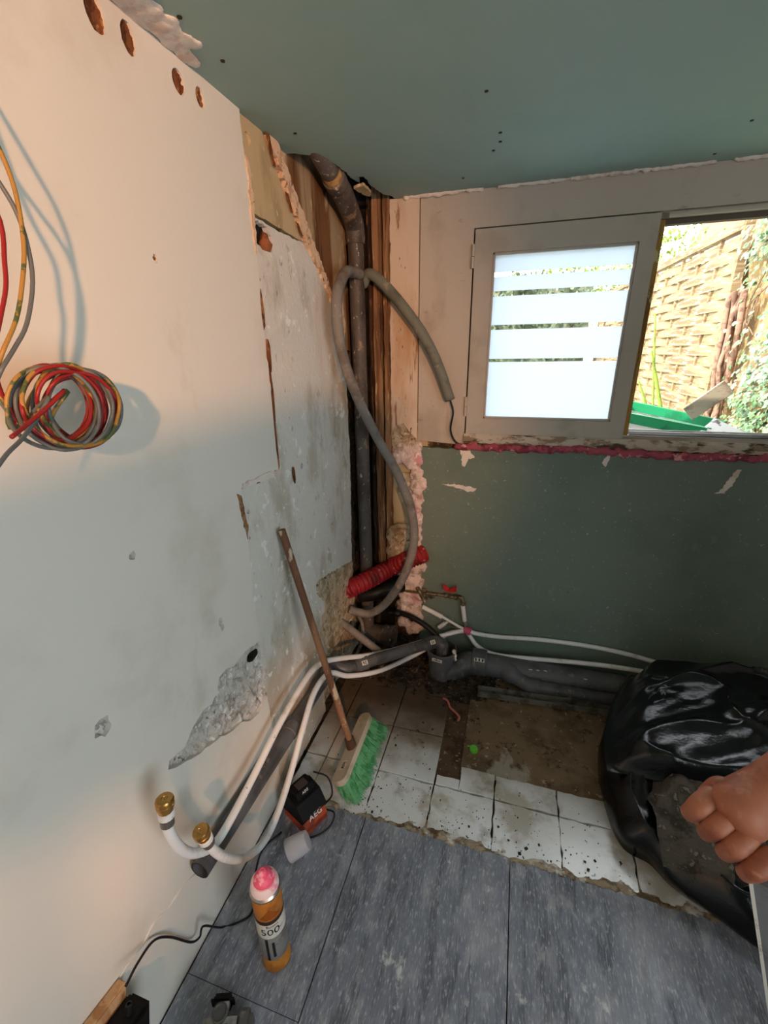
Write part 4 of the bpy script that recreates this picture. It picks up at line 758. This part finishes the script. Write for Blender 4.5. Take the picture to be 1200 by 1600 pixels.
# ------------------------------------------------------------------ person reaching in from the right (forearm and fist in view)
m_skin = M('skin', (170, 108, 82), [((148, 86, 64), 14, .48, .7), ((190, 132, 106), 40, .6, .75, (1, 1, 1), 4, 'noise', .6)], rough=.5, bump=.08, bscale=120, spec=.35)
m_shirt = M('dark_work_shirt', (52, 56, 66), [((38, 42, 50), 10, .45, .7)], rough=.9)
m_trous = M('grey_work_trousers', (84, 86, 90), [((66, 68, 72), 10, .45, .7)], rough=.9)
m_boot = M('brown_boot', (70, 52, 40), rough=.7); m_hair = M('short_dark_hair', (44, 34, 28), rough=.8)
HW = Q(1192, 1236, z=.745)             # wrist
HP = Q(1130, 1288, z=.71)             # knuckle line
SK = {}; ED = []
def jt(n, p, r, par=None):
    SK[n] = (Vector(p), r)
    if par: ED.append((par, n))
FT = Vector((1.95, -1.45, 0))
jt('pelvis', (1.98, -1.42, .86), (.15, .13)); jt('spine', (1.88, -1.30, 1.02), (.15, .12), 'pelvis'); jt('chest', (1.76, -1.20, 1.18), (.16, .13), 'spine'); jt('upper', (1.68, -1.14, 1.26), (.15, .12), 'chest')
jt('neck', (1.60, -1.08, 1.32), (.06, .06), 'upper'); jt('head0', (1.54, -1.03, 1.35), (.085, .08), 'neck'); jt('head1', (1.47, -.98, 1.40), (.095, .085), 'head0'); jt('head2', (1.43, -.95, 1.44), (.06, .055), 'head1')
for s, nm in ((1, 'r'), (-1, 'l')):
    off = Vector((.12, -.14, 0))*s
    jt('sh'+nm, Vector((1.67, -1.13, 1.22))+off*1.15, (.07, .07), 'upper')
    jt('hip'+nm, Vector((1.99, -1.42, .80))+off*.75, (.10, .10), 'pelvis'); jt('kn'+nm, Vector((1.86, -1.33, .46))+off*.85, (.072, .072), 'hip'+nm)
    jt('an'+nm, Vector((1.98, -1.44, .09))+off*.85, (.05, .05), 'kn'+nm); jt('toe'+nm, Vector((1.84, -1.33, .04))+off*.85, (.045, .035), 'an'+nm)
fdir = (HW-HP).normalized()
EL = HW+Vector((.20, .07, .19))
jt('ell', EL, (.052, .052), 'shl' if False else 'shr'); jt('fa', HW.lerp(EL, .45), (.046, .044), 'ell'); jt('wr', HW, (.036, .034), 'fa'); jt('pm', HW.lerp(HP, .5), (.046, .046), 'wr'); jt('kc', HP, (.044, .044), 'pm')
jt('elo', (1.95, -1.20, .98), (.05, .05), 'shl'); jt('wro', (1.90, -1.16, .74), (.034, .034), 'elo'); jt('hdo', (1.88, -1.15, .66), (.036, .028), 'wro')
def skin_mesh(SK, ED, root, sub=2):
    names = list(SK); me = bpy.data.meshes.new('sk'); me.from_pydata([SK[n][0] for n in names], [(names.index(a), names.index(b)) for a, b in ED], [])
    o = bpy.data.objects.new('sk', me); COL.objects.link(o); md = o.modifiers.new('s', 'SKIN'); md.use_smooth_shade = True
    for n, v in zip(names, me.skin_vertices[0].data): v.radius = SK[n][1] if isinstance(SK[n][1], tuple) else (SK[n][1],)*2; v.use_root = (n == root)
    m2 = o.modifiers.new('u', 'SUBSURF'); m2.levels = sub; m2.render_levels = sub
    dg = bpy.context.evaluated_depsgraph_get(); ev = bpy.data.meshes.new_from_object(o.evaluated_get(dg))
    mb = MB(); mb.add([v.co.copy() for v in ev.vertices], [tuple(p.vertices) for p in ev.polygons]); bpy.data.objects.remove(o); return mb
body = skin_mesh(SK, ED, 'pelvis')
# fingers: curled chains rooted in the palm, fused into the same mesh
pd = (HP-HW).normalized(); side = pd.cross(CAM-HP).normalized(); outw = side.cross(pd).normalized()
if outw.dot(CAM-HP) < 0: outw = -outw
# 'down' across the knuckles: from index (up in the picture) to little finger (down)
dnv = (Q(1158, 1372, z=.68)-Q(1100, 1215, z=.74)); dnv = (dnv-pd*dnv.dot(pd)).normalized()
crl = pd.cross(dnv).normalized()
if crl.dot(CAM-HP) > 0: crl = -crl           # fingers curl away from the camera
for k in range(4):
    b0 = HP+dnv*(-.031+.0285*k)-pd*.004; L_ = (.044, .048, .045, .038)[k]; r0 = (.0148, .0150, .0146, .0135)[k]
    k1 = b0+pd*.020-crl*.006; k2 = k1+pd*L_*.10+crl*L_*1.0; k3 = k2-pd*L_*.8+crl*L_*.2
    f = {'a': (b0-pd*.03, r0*1.05), 'b': (b0, r0*1.25), 'c': (k1, r0*1.18), 'd': (k1.lerp(k2, .5), r0*.98), 'e': (k2, r0*1.0), 'f': (k3, r0*.85)}
    fm = skin_mesh(f, [('a', 'b'), ('b', 'c'), ('c', 'd'), ('d', 'e'), ('e', 'f')], 'a'); body.add(fm.v, fm.f)
th0 = HW.lerp(HP, .35)-dnv*.030; f = {'a': (th0+dnv*.015, .015), 'b': (th0+pd*.012-dnv*.008, .0155), 'c': (th0+pd*.042-dnv*.006+crl*.012, .0125), 'd': (th0+pd*.066+dnv*.004+crl*.02, .0118), 'e': (th0+pd*.082+dnv*.014+crl*.022, .009)}
fm = skin_mesh(f, [('a', 'b'), ('b', 'c'), ('c', 'd'), ('d', 'e')], 'a'); body.add(fm.v, fm.f)
# face features on the (off-frame) head
hc = Vector((1.475, -.985, 1.40)); fw_ = Vector((-.55, .35, -.55)).normalized(); upf = Vector((-.6, .4, .7)); upf = (upf-fw_*upf.dot(fw_)).normalized(); rtf = fw_.cross(upf)
body.ball(hc+fw_*.10-upf*.01, .014, 2, (1, 1, 1.2))
for s in (-1, 1): body.ball(hc+rtf*s*.085-upf*.01, .02, 2, (.7, .7, 1.2))
mi = []
segs = {'s': [('pelvis', 'spine'), ('spine', 'chest'), ('chest', 'upper'), ('upper', 'shr'), ('upper', 'shl'), ('shr', 'ell'), ('shl', 'elo')], 't': [('pelvis', 'hipr'), ('pelvis', 'hipl'), ('hipr', 'knr'), ('hipl', 'knl'), ('knr', 'anr'), ('knl', 'anl')], 'b': [('anr', 'toer'), ('anl', 'toel')], 'k': [('ell', 'fa'), ('fa', 'wr'), ('wr', 'pm'), ('pm', 'kc'), ('elo', 'wro'), ('wro', 'hdo'), ('neck', 'head0'), ('head0', 'head1'), ('head1', 'head2')]}
def dseg(p, a, b):
    ab = b-a; u = max(0, min(1, (p-a).dot(ab)/ab.length_squared)); return (p-a-ab*u).length
for f in body.f:
    c = sum((body.v[i] for i in f), Vector())/len(f); best = min(((dseg(c, SK[a][0], SK[b][0])/max(SK[a][1]), kk) for kk, L2 in segs.items() for a, b in L2))
    mi.append('kstb'.index(best[1]))
body.mi = mi
t = solo('person', body, [m_skin, m_shirt, m_trous, m_boot], 'person reaching in from the right edge with a bare forearm and closed fist', 'person', (1.95, -1.42, 0), True)
part('hair', MB().ball(hc-fw_*.035+upf*.022, .098, 3, (1, 1, 1), .03, 6), m_hair, t, True)
for s in (-1, 1): part('eye', MB().ball(hc+fw_*.088+rtf*s*.032+upf*.018, .010, 2), m_white, t, True)

# ------------------------------------------------------------------ garden outside the window
m_ground = M('garden_soil', (156, 150, 132), [((128, 136, 100), 3, .45, .6), ((176, 170, 152), 9, .55, .7)], rough=1)
g_ = struct('ground_outside', MB().box((1.5, 6.5, -.15), (24, 12.6, .1)), m_ground)
m_fence = M('weathered_fence_wood', (136, 114, 82), [((108, 86, 60), 4, .45, .68, (.5, .5, 6)), ((156, 140, 114), 12, .56, .7, (.6, .6, 5), 4)], rough=.85, bump=.2, bscale=30, bstretch=(1, 1, 8))
FA = Vector((1.925, 1.86, 0)); FB = Vector((1.83, 3.86, 0)); fdv = (FB-FA).normalized(); fnv = Vector((-fdv.y, fdv.x, 0))
if fnv.x > 0: fnv = -fnv
def fence(A, B, ztop, label, nb=5):
    d = (B-A); L_ = d.length; d.normalize(); nv = Vector((-d.y, d.x, 0)); nv = -nv if nv.x > 0 else nv
    t = thing('fence_panel', label, 'fence', A.lerp(B, .5), 'woven fence panels in the garden')
    z0, nsl = -.1, 30; hs = (ztop-.06-z0)/nsl; protos = {}
    for k in range(nsl):
        sg = 1 if k % 2 else -1; mb = MB(); n = 24
        if sg not in protos:
            fr_, bk_ = [], []
            for i in range(n+1):
                u = i/n*L_; o = .009*sg*math.cos(math.pi*i/n*(nb+1)); fr_.append((u, o)); 
            vs = []
            for u, o in fr_:
                for w in (0, hs*1.03):
                    for th in (.005, -.005): vs.append(d*u+nv*(o+th+(-.004 if w else .003))+Vector((0, 0, w)))
            fsx = []
            for i in range(n):
                b = i*4; c = b+4
                fsx += [(b, c, c+2, b+2), (b+1, b+3, c+3, c+1), (b+2, c+2, c+3, b+3), (b, b+1, c+1, c)]
            fsx += [(0, 2, 3, 1), (n*4, n*4+1, n*4+3, n*4+2)]
            mb.add(vs, fsx); me = mb.mesh('slat'); me.materials.append(m_fence); protos[sg] = me
        o = bpy.data.objects.new('slat', protos[sg]); COL.objects.link(o); o.parent = t; o.location = A-ROOTLOC[t.name]+Vector((0, 0, z0+k*hs))
    for i in range(1, nb+1):
        p = A+d*(L_*i/(nb+1)); part('batten', MB().box(p+Vector((0, 0, (z0+ztop)/2)), (.022, .03, ztop-z0-.04)), m_fence, t, None)
    for p in (A, B): part('stile', MB().box(p+Vector((0, 0, (z0+ztop)/2)), (.05, .045, ztop-z0+.0)), m_fence, t, None)
    part('top_rail', MB().box(A.lerp(B, .5)+Vector((0, 0, ztop-.01)), (.055, L_, .05), Matrix.Rotation(math.atan2(-d.x, d.y), 3, 'Z')), m_fence, t, None)
fence(FA, FB, 2.11, 'woven wooden fence panel nearest the ivy, seen through the open window')
fence(FB+fdv*.06, FB+fdv*2.0, 2.11, 'woven wooden fence panel farthest from the house')
# rendered wall with ivy
m_stone = M('yellow_stone_render', (154, 130, 86), [((126, 98, 64), 5, .45, .62), ((172, 156, 126), 9, .55, .7, (1, 1, 1), 3)], rough=.95, bump=.6, bscale=14)
solo('garden_wall', MB().grid(.22, 1.95, -.12, 2.25, 40, 50, lambda u, v: Vector((1.99+.03*noise.fractal(Vector((0, u*5, v*5)), 1, 2, 3), u, v))).box((2.15, 1.08, 1.06), (.2, 1.72, 2.36)), m_stone, 'yellow rough garden wall behind the ivy', 'wall', (2.1, 1.0, -.1))
m_ivy = M('ivy_leaf', (84, 112, 70), [((70, 104, 54), 3, .45, .65), ((158, 178, 140), 5, .6, .75, (1, 1, 1), 5)], rough=.4, spec=.5)
m_ivyl = M('pale_ivy_leaf', (126, 144, 116), [((110, 144, 92), 3, .5, .7)], rough=.4, spec=.5)
t = thing('ivy', 'dense green ivy climbing the yellow garden wall', 'ivy', (1.95, 1.0, -.1))
lf = [(0, 0), (.5, .12), (.62, .55), (.34, .62), (0, 1.05), (-.34, .62), (-.62, .55), (-.5, .12)]
lm = MB().add([(u, v, -.12*abs(u)-.15*v*v) for u, v in lf]+[(0, .5, .04)], [(8, i, (i+1) % 8) for i in range(8)])
mesh_l = [lm.mesh('leaf'), lm.mesh('leaf')]; mesh_l[0].materials.append(m_ivy); mesh_l[1].materials.append(m_ivyl)
ri = random.Random(9); stuff = MB(); cnt = 0
def ivy_ok(y, z):
    lim = 1.38+.42*noise.noise(Vector((y*2, z*2.2, 7)))+.12*(z-1.4)
    return y < lim
tries = 0
while cnt < 5200 and tries < 40000:
    tries += 1
    y, z = ri.uniform(.16, 1.78), ri.uniform(.4, 2.25)
    if not ivy_ok(y, z) and ri.random() > .16: continue
    s = ri.uniform(.016, .036); nv = Vector((-1, ri.uniform(-.6, .3), ri.uniform(.1, 1.0))).normalized(); q = nv.to_track_quat('Z', 'Y'); sp = Matrix.Rotation(ri.uniform(0, 6.28), 3, 'Z')
    p = Vector((1.96-abs(ri.gauss(0, .05)), y, z)); mr = q.to_matrix() @ sp
    if cnt % 20 == 0:
        o = bpy.data.objects.new('leaf', mesh_l[cnt % 2]); COL.objects.link(o); o.parent = t; o.location = p-Vector((.03, 0, 0))-ROOTLOC[t.name]; o.rotation_euler = mr.to_euler(); o.scale = (s*1.2,)*3
    else: stuff.add([p+mr @ (v*s) for v in lm.v], lm.f, cnt % 2)
    cnt += 1
part('small_leaves', stuff, [m_ivy, m_ivyl], t, None, 'stuff')
m_vine = M('vine_bark', (140, 108, 90), [((100, 74, 60), 20, .45, .65)], rough=.95, bump=.4)
for k in range(7):
    o = ri.uniform(-.05, .05); part('stem', MB().tube(spline([(1.90+ri.uniform(-.03, .03), 1.70+o+ri.uniform(-.03, .03)+.05*math.sin(j*.9+k), -.05+j*.22) for j in range(9)], 4), ri.uniform(.009, .018), 6), m_vine, t, True)
for k in range(10):
    y0, z0 = ri.uniform(.5, 1.6), ri.uniform(.8, 1.9); part('stem', MB().tube(spline([(1.93, y0, z0), (1.92, y0+ri.uniform(-.2, .2), z0+.15), (1.93, y0+ri.uniform(-.3, .3), z0+.35)], 4), .0035, 5), m_vine, t, True)
# tree and pale house behind the fence
m_leaf = M('tree_leaf', (138, 152, 70), [((104, 124, 46), 6, .45, .62), ((188, 196, 130), 12, .58, .7, (1, 1, 1), 3)], rough=.6)
TRC = Vector((2.35, 7.2, -.1)); t = thing('tree', 'leafy green tree standing behind the woven fence', 'tree', TRC)
part('trunk', MB().tube([TRC, TRC+Vector((.1, 0, 1.4)), TRC+Vector((0, .1, 2.6))], [.12, .1, .06], 10), m_vine, t, True)
mb = MB()
for k in range(5200):
    c = TRC+Vector((ri.gauss(-.4, .75), ri.gauss(0, .6), 2.7+ri.gauss(0, .55))); s = ri.uniform(.03, .065); q = Matrix.Rotation(ri.uniform(0, 6.28), 3, 'Z') @ Matrix.Rotation(ri.uniform(-1.2, 1.2), 3, 'X')
    mb.add([c+q @ Vector(v)*s for v in ((-.5, 0, 0), (0, -.9, .1), (.5, 0, 0), (0, .9, .1))], [(0, 1, 2, 3)])
part('foliage', mb, m_leaf, t, None, 'stuff')
HG = Vector((.2, 5.2, -.1)); t = thing('hedge', 'grey-green hedge across the garden behind the frosted pane', 'hedge', HG)
m_hedge = M('hedge_leaf', (86, 96, 70), [((50, 58, 40), 5, .45, .62), ((120, 122, 100), 9, .56, .7, (1, 1, 1), 3)], rough=.7)
part('core', MB().grid(0, 1, 0, 1, 40, 16, lambda u, v: Vector((-2.6+4.1*u, 5.2+.12*noise.noise(Vector((u*20, v*9, 0))), -.1+v*(2.35+.25*noise.noise(Vector((u*7, 0, 3))))))), m_hedge, t, None)
mb = MB()
for k in range(5000):
    u = ri.random(); c = Vector((-2.6+4.1*u, 5.12+ri.gauss(0, .06), -.1+ri.random()*(2.45+.25*noise.noise(Vector((u*7, 0, 3)))))); s = ri.uniform(.03, .06); q = Matrix.Rotation(ri.uniform(0, 6.28), 3, 'Z') @ Matrix.Rotation(ri.uniform(-1.5, 1.5), 3, 'X')
    mb.add([c+q @ Vector(v)*s for v in ((-.5, 0, 0), (0, -.9, .1), (.5, 0, 0), (0, .9, .1))], [(0, 1, 2, 3)])
part('foliage', mb, m_hedge, t, None, 'stuff')
t = thing('neighbour_house', 'pale house with brown brick chimney beyond the fence', 'house', (5.9, 9.5, -.1))
part('wall', MB().box((6.1, 10.2, 1.7), (3.4, 1.8, 3.6)), M('white_render', (226, 222, 212), rough=.9), t, None)
part('chimney', MB().box((4.75, 9.0, 2.6), (.5, .5, 5.4)), M('brown_brick', (150, 104, 84), [((110, 72, 56), 9, .5, .65)], rough=.9), t, None)
part('roof', MB().add([(4.2, 9.1, 3.45), (8.0, 9.1, 3.45), (8.0, 10.2, 4.4), (4.2, 10.2, 4.4), (4.2, 11.3, 3.45), (8.0, 11.3, 3.45)], [(0, 1, 2, 3), (3, 2, 5, 4), (0, 3, 4), (1, 5, 2)]), M('red_roof', (190, 110, 84), rough=.9), t, None)
# green rimmed cart under the window
m_gr = M('green_metal_rail', (28, 128, 84), [((22, 104, 66), 9, .5, .7)], rough=.4); m_wp = M('white_sheet_metal', (226, 228, 228), [((190, 190, 186), 10, .55, .7)], rough=.5)
t = thing('garden_cart', 'white garden cart with green rails outside the open window', 'cart', (1.25, .75, -.1))
C0, C1, C2, C3 = Q(975, 651, y=.60), Q(1102, 676, y=.50), Q(1128, 664, y=.82), Q(975, 631, y=.98)
def bar(a, b, w, h):
    d = (b-a); L_ = d.length; return MB().box((a+b)/2, (L_, w, h), Matrix.Rotation(math.atan2(d.y, d.x), 3, 'Z') @ Matrix.Rotation(-math.asin(d.z/L_), 3, 'Y'))
for a, b in ((C0, C1), (C1, C2), (C2, C3), (C3, C0)):
    part('rail', bar(a, b, .035, .045), m_gr, t, None)
    dz = Vector((0, 0, -.11)); part('side_panel', bar(a+dz, b+dz, .012, .17), m_wp, t, None)
part('floor_sheet', MB().add([C0-Vector((0, 0, .19)), C1-Vector((0, 0, .19)), C2-Vector((0, 0, .19)), C3-Vector((0, 0, .19))], [(0, 1, 2, 3)]), m_wp, t, None)
for c in (C0, C1, C2, C3): part('leg', MB().tube([c-Vector((0, 0, .02)), Vector((c.x, c.y, -.1))], .018, 8), m_gr, t)
pb = Q(1082, 648, y=.80)
solo('leaning_plank', MB().box(Q(1106, 626, y=.80), (.20, .018, .075), Matrix.Rotation(-.75, 3, 'Y'), .002), M('weathered_plank', (150, 136, 118), [((110, 96, 80), 14, .45, .65, (.4, 1, 1))], rough=.9), 'short weathered plank standing up in the green cart', 'plank', Q(1090, 655, y=.80))
q0, q1, q2 = Q(1090, 677, y=.47), Q(1120, 655, y=.55), Q(1168, 677, y=.47)
solo('white_sheet', MB().add([q0, q1, q2, q0+Vector((0, .03, -.02)), q1+Vector((0, .03, .0)), q2+Vector((0, .03, -.02)), q0-Vector((0, 0, .25)), q2-Vector((0, 0, .25))], [(0, 1, 2), (0, 3, 4, 1), (1, 4, 5, 2), (0, 2, 7, 6), (3, 5, 4)]), M('scuffed_white_sheet', (170, 168, 164), [((70, 60, 54), 16, .56, .66)], rough=.6), 'bent white metal sheet lying over the cart corner', 'metal sheet', q1, None)
m_cane = M('green_cane', (128, 150, 60), [((96, 116, 40), 20, .5, .65)], rough=.6)
for k, (a, b, lab) in enumerate([((1020, 640, 1.25), (1024, 490, 1.25), 'tall upright green cane before the fence'), ((1033, 640, 1.2), (1018, 548, 1.2), 'thick slanting green cane before the fence'), ((1012, 640, 1.3), (998, 595, 1.3), 'short leaning cane nearest the window post')]):
    p0 = Q(a[0], a[1], y=a[2]); p1 = Q(b[0], b[1], y=b[2]); d = p1-p0; base = p0-d*((p0.z+.1)/max(d.z, .05))
    solo('cane', MB().tube([base, p0, p0.lerp(p1, .5), p1], [(.006, .010, .007)[k]]*3+[.004], 8), m_cane, lab, 'cane', base)

# ------------------------------------------------------------------ work lamp behind the camera (the warm light on the left wall)
LP = Vector((1.30, -3.05, 1.74)); AIM = Vector((0, -1.40, 1.35)); ld = (AIM-LP).normalized()
t = thing('work_lamp', 'warm work lamp on a tripod behind the camera', 'lamp', (LP.x, LP.y, .006))
part('pole', MB().tube([(LP.x, LP.y, .35), (LP.x, LP.y, 1.68)], .014, 10), m_blackpl, t)
for k in range(3):
    a = k*2.094+.3; part('leg', MB().tube([(LP.x, LP.y, .55), (LP.x+.3*math.cos(a), LP.y+.3*math.sin(a), .012)], .010, 8), m_blackpl, t)
rq = ld.to_track_quat('Y', 'Z').to_matrix()
part('head', MB().box(LP-ld*.05, (.2, .05, .15), rq, .01), m_blackpl, t)
part('lens', MB().box(LP-ld*.022, (.17, .006, .12), rq), M('lamp_lens', (255, 190, 120), rough=.5, emit=3), t, None)
spl = bpy.data.lights.new('work_lamp_light', 'SPOT'); spl.energy = 185; spl.color = (1, .46, .20); spl.spot_size = math.radians(58); spl.spot_blend = .55; spl.shadow_soft_size = .035
slo = bpy.data.objects.new('work_lamp_light', spl); COL.objects.link(slo); slo.parent = t; slo.location = LP-ROOTLOC[t.name]; slo.rotation_euler = ld.to_track_quat('-Z', 'Y').to_euler()

# ------------------------------------------------------------------ unseen step ladder and tool box, added to shade the lower left wall
m_al = M('ladder_aluminium', (186, 188, 190), [((160, 160, 160), 9, .5, .7)], rough=.4, metal=.8)
LD = Vector((.91, -2.36, .006)); t = thing('added_step_ladder', 'unseen aluminium step ladder added behind the camera to shade the left wall', 'ladder', LD)
for sx in (-1, 1):
    part('rail', MB().tube([LD+Vector((.22, .24*sx, 0)), LD+Vector((.03, .19*sx, 1.41))], .014, 8), m_al, t)
    part('rear_leg', MB().tube([LD+Vector((-.26, .24*sx, 0)), LD+Vector((-.03, .19*sx, 1.41))], .012, 8), m_al, t)
for k in range(1, 5): part('tread', MB().box(LD+Vector((.22-.19*k*.26/1.41, 0, k*.26)), (.08, .44, .022), None, .003), m_al, t)
part('platform', MB().box(LD+Vector((0, 0, 1.42)), (.14, .42, .02), None, .004), m_al, t)
TB = LD+Vector((0, .01, 1.431)); t = thing('added_tool_box', 'unseen tool box added on top of the step ladder to shade the left wall', 'tool box', TB)  # added above the ladder to block the lamp
part('case', MB().box(TB+Vector((0, 0, .06)), (.13, .42, .12), None, .02), m_blackpl, t)
part('lid', MB().box(TB+Vector((0, 0, .128)), (.135, .425, .02), None, .008), m_orange, t)
part('handle', MB().tube(spline([TB+Vector((0, -.07, .135)), TB+Vector((0, -.06, .15)), TB+Vector((0, .06, .15)), TB+Vector((0, .07, .135))], 5), .007, 8), m_blackpl, t)
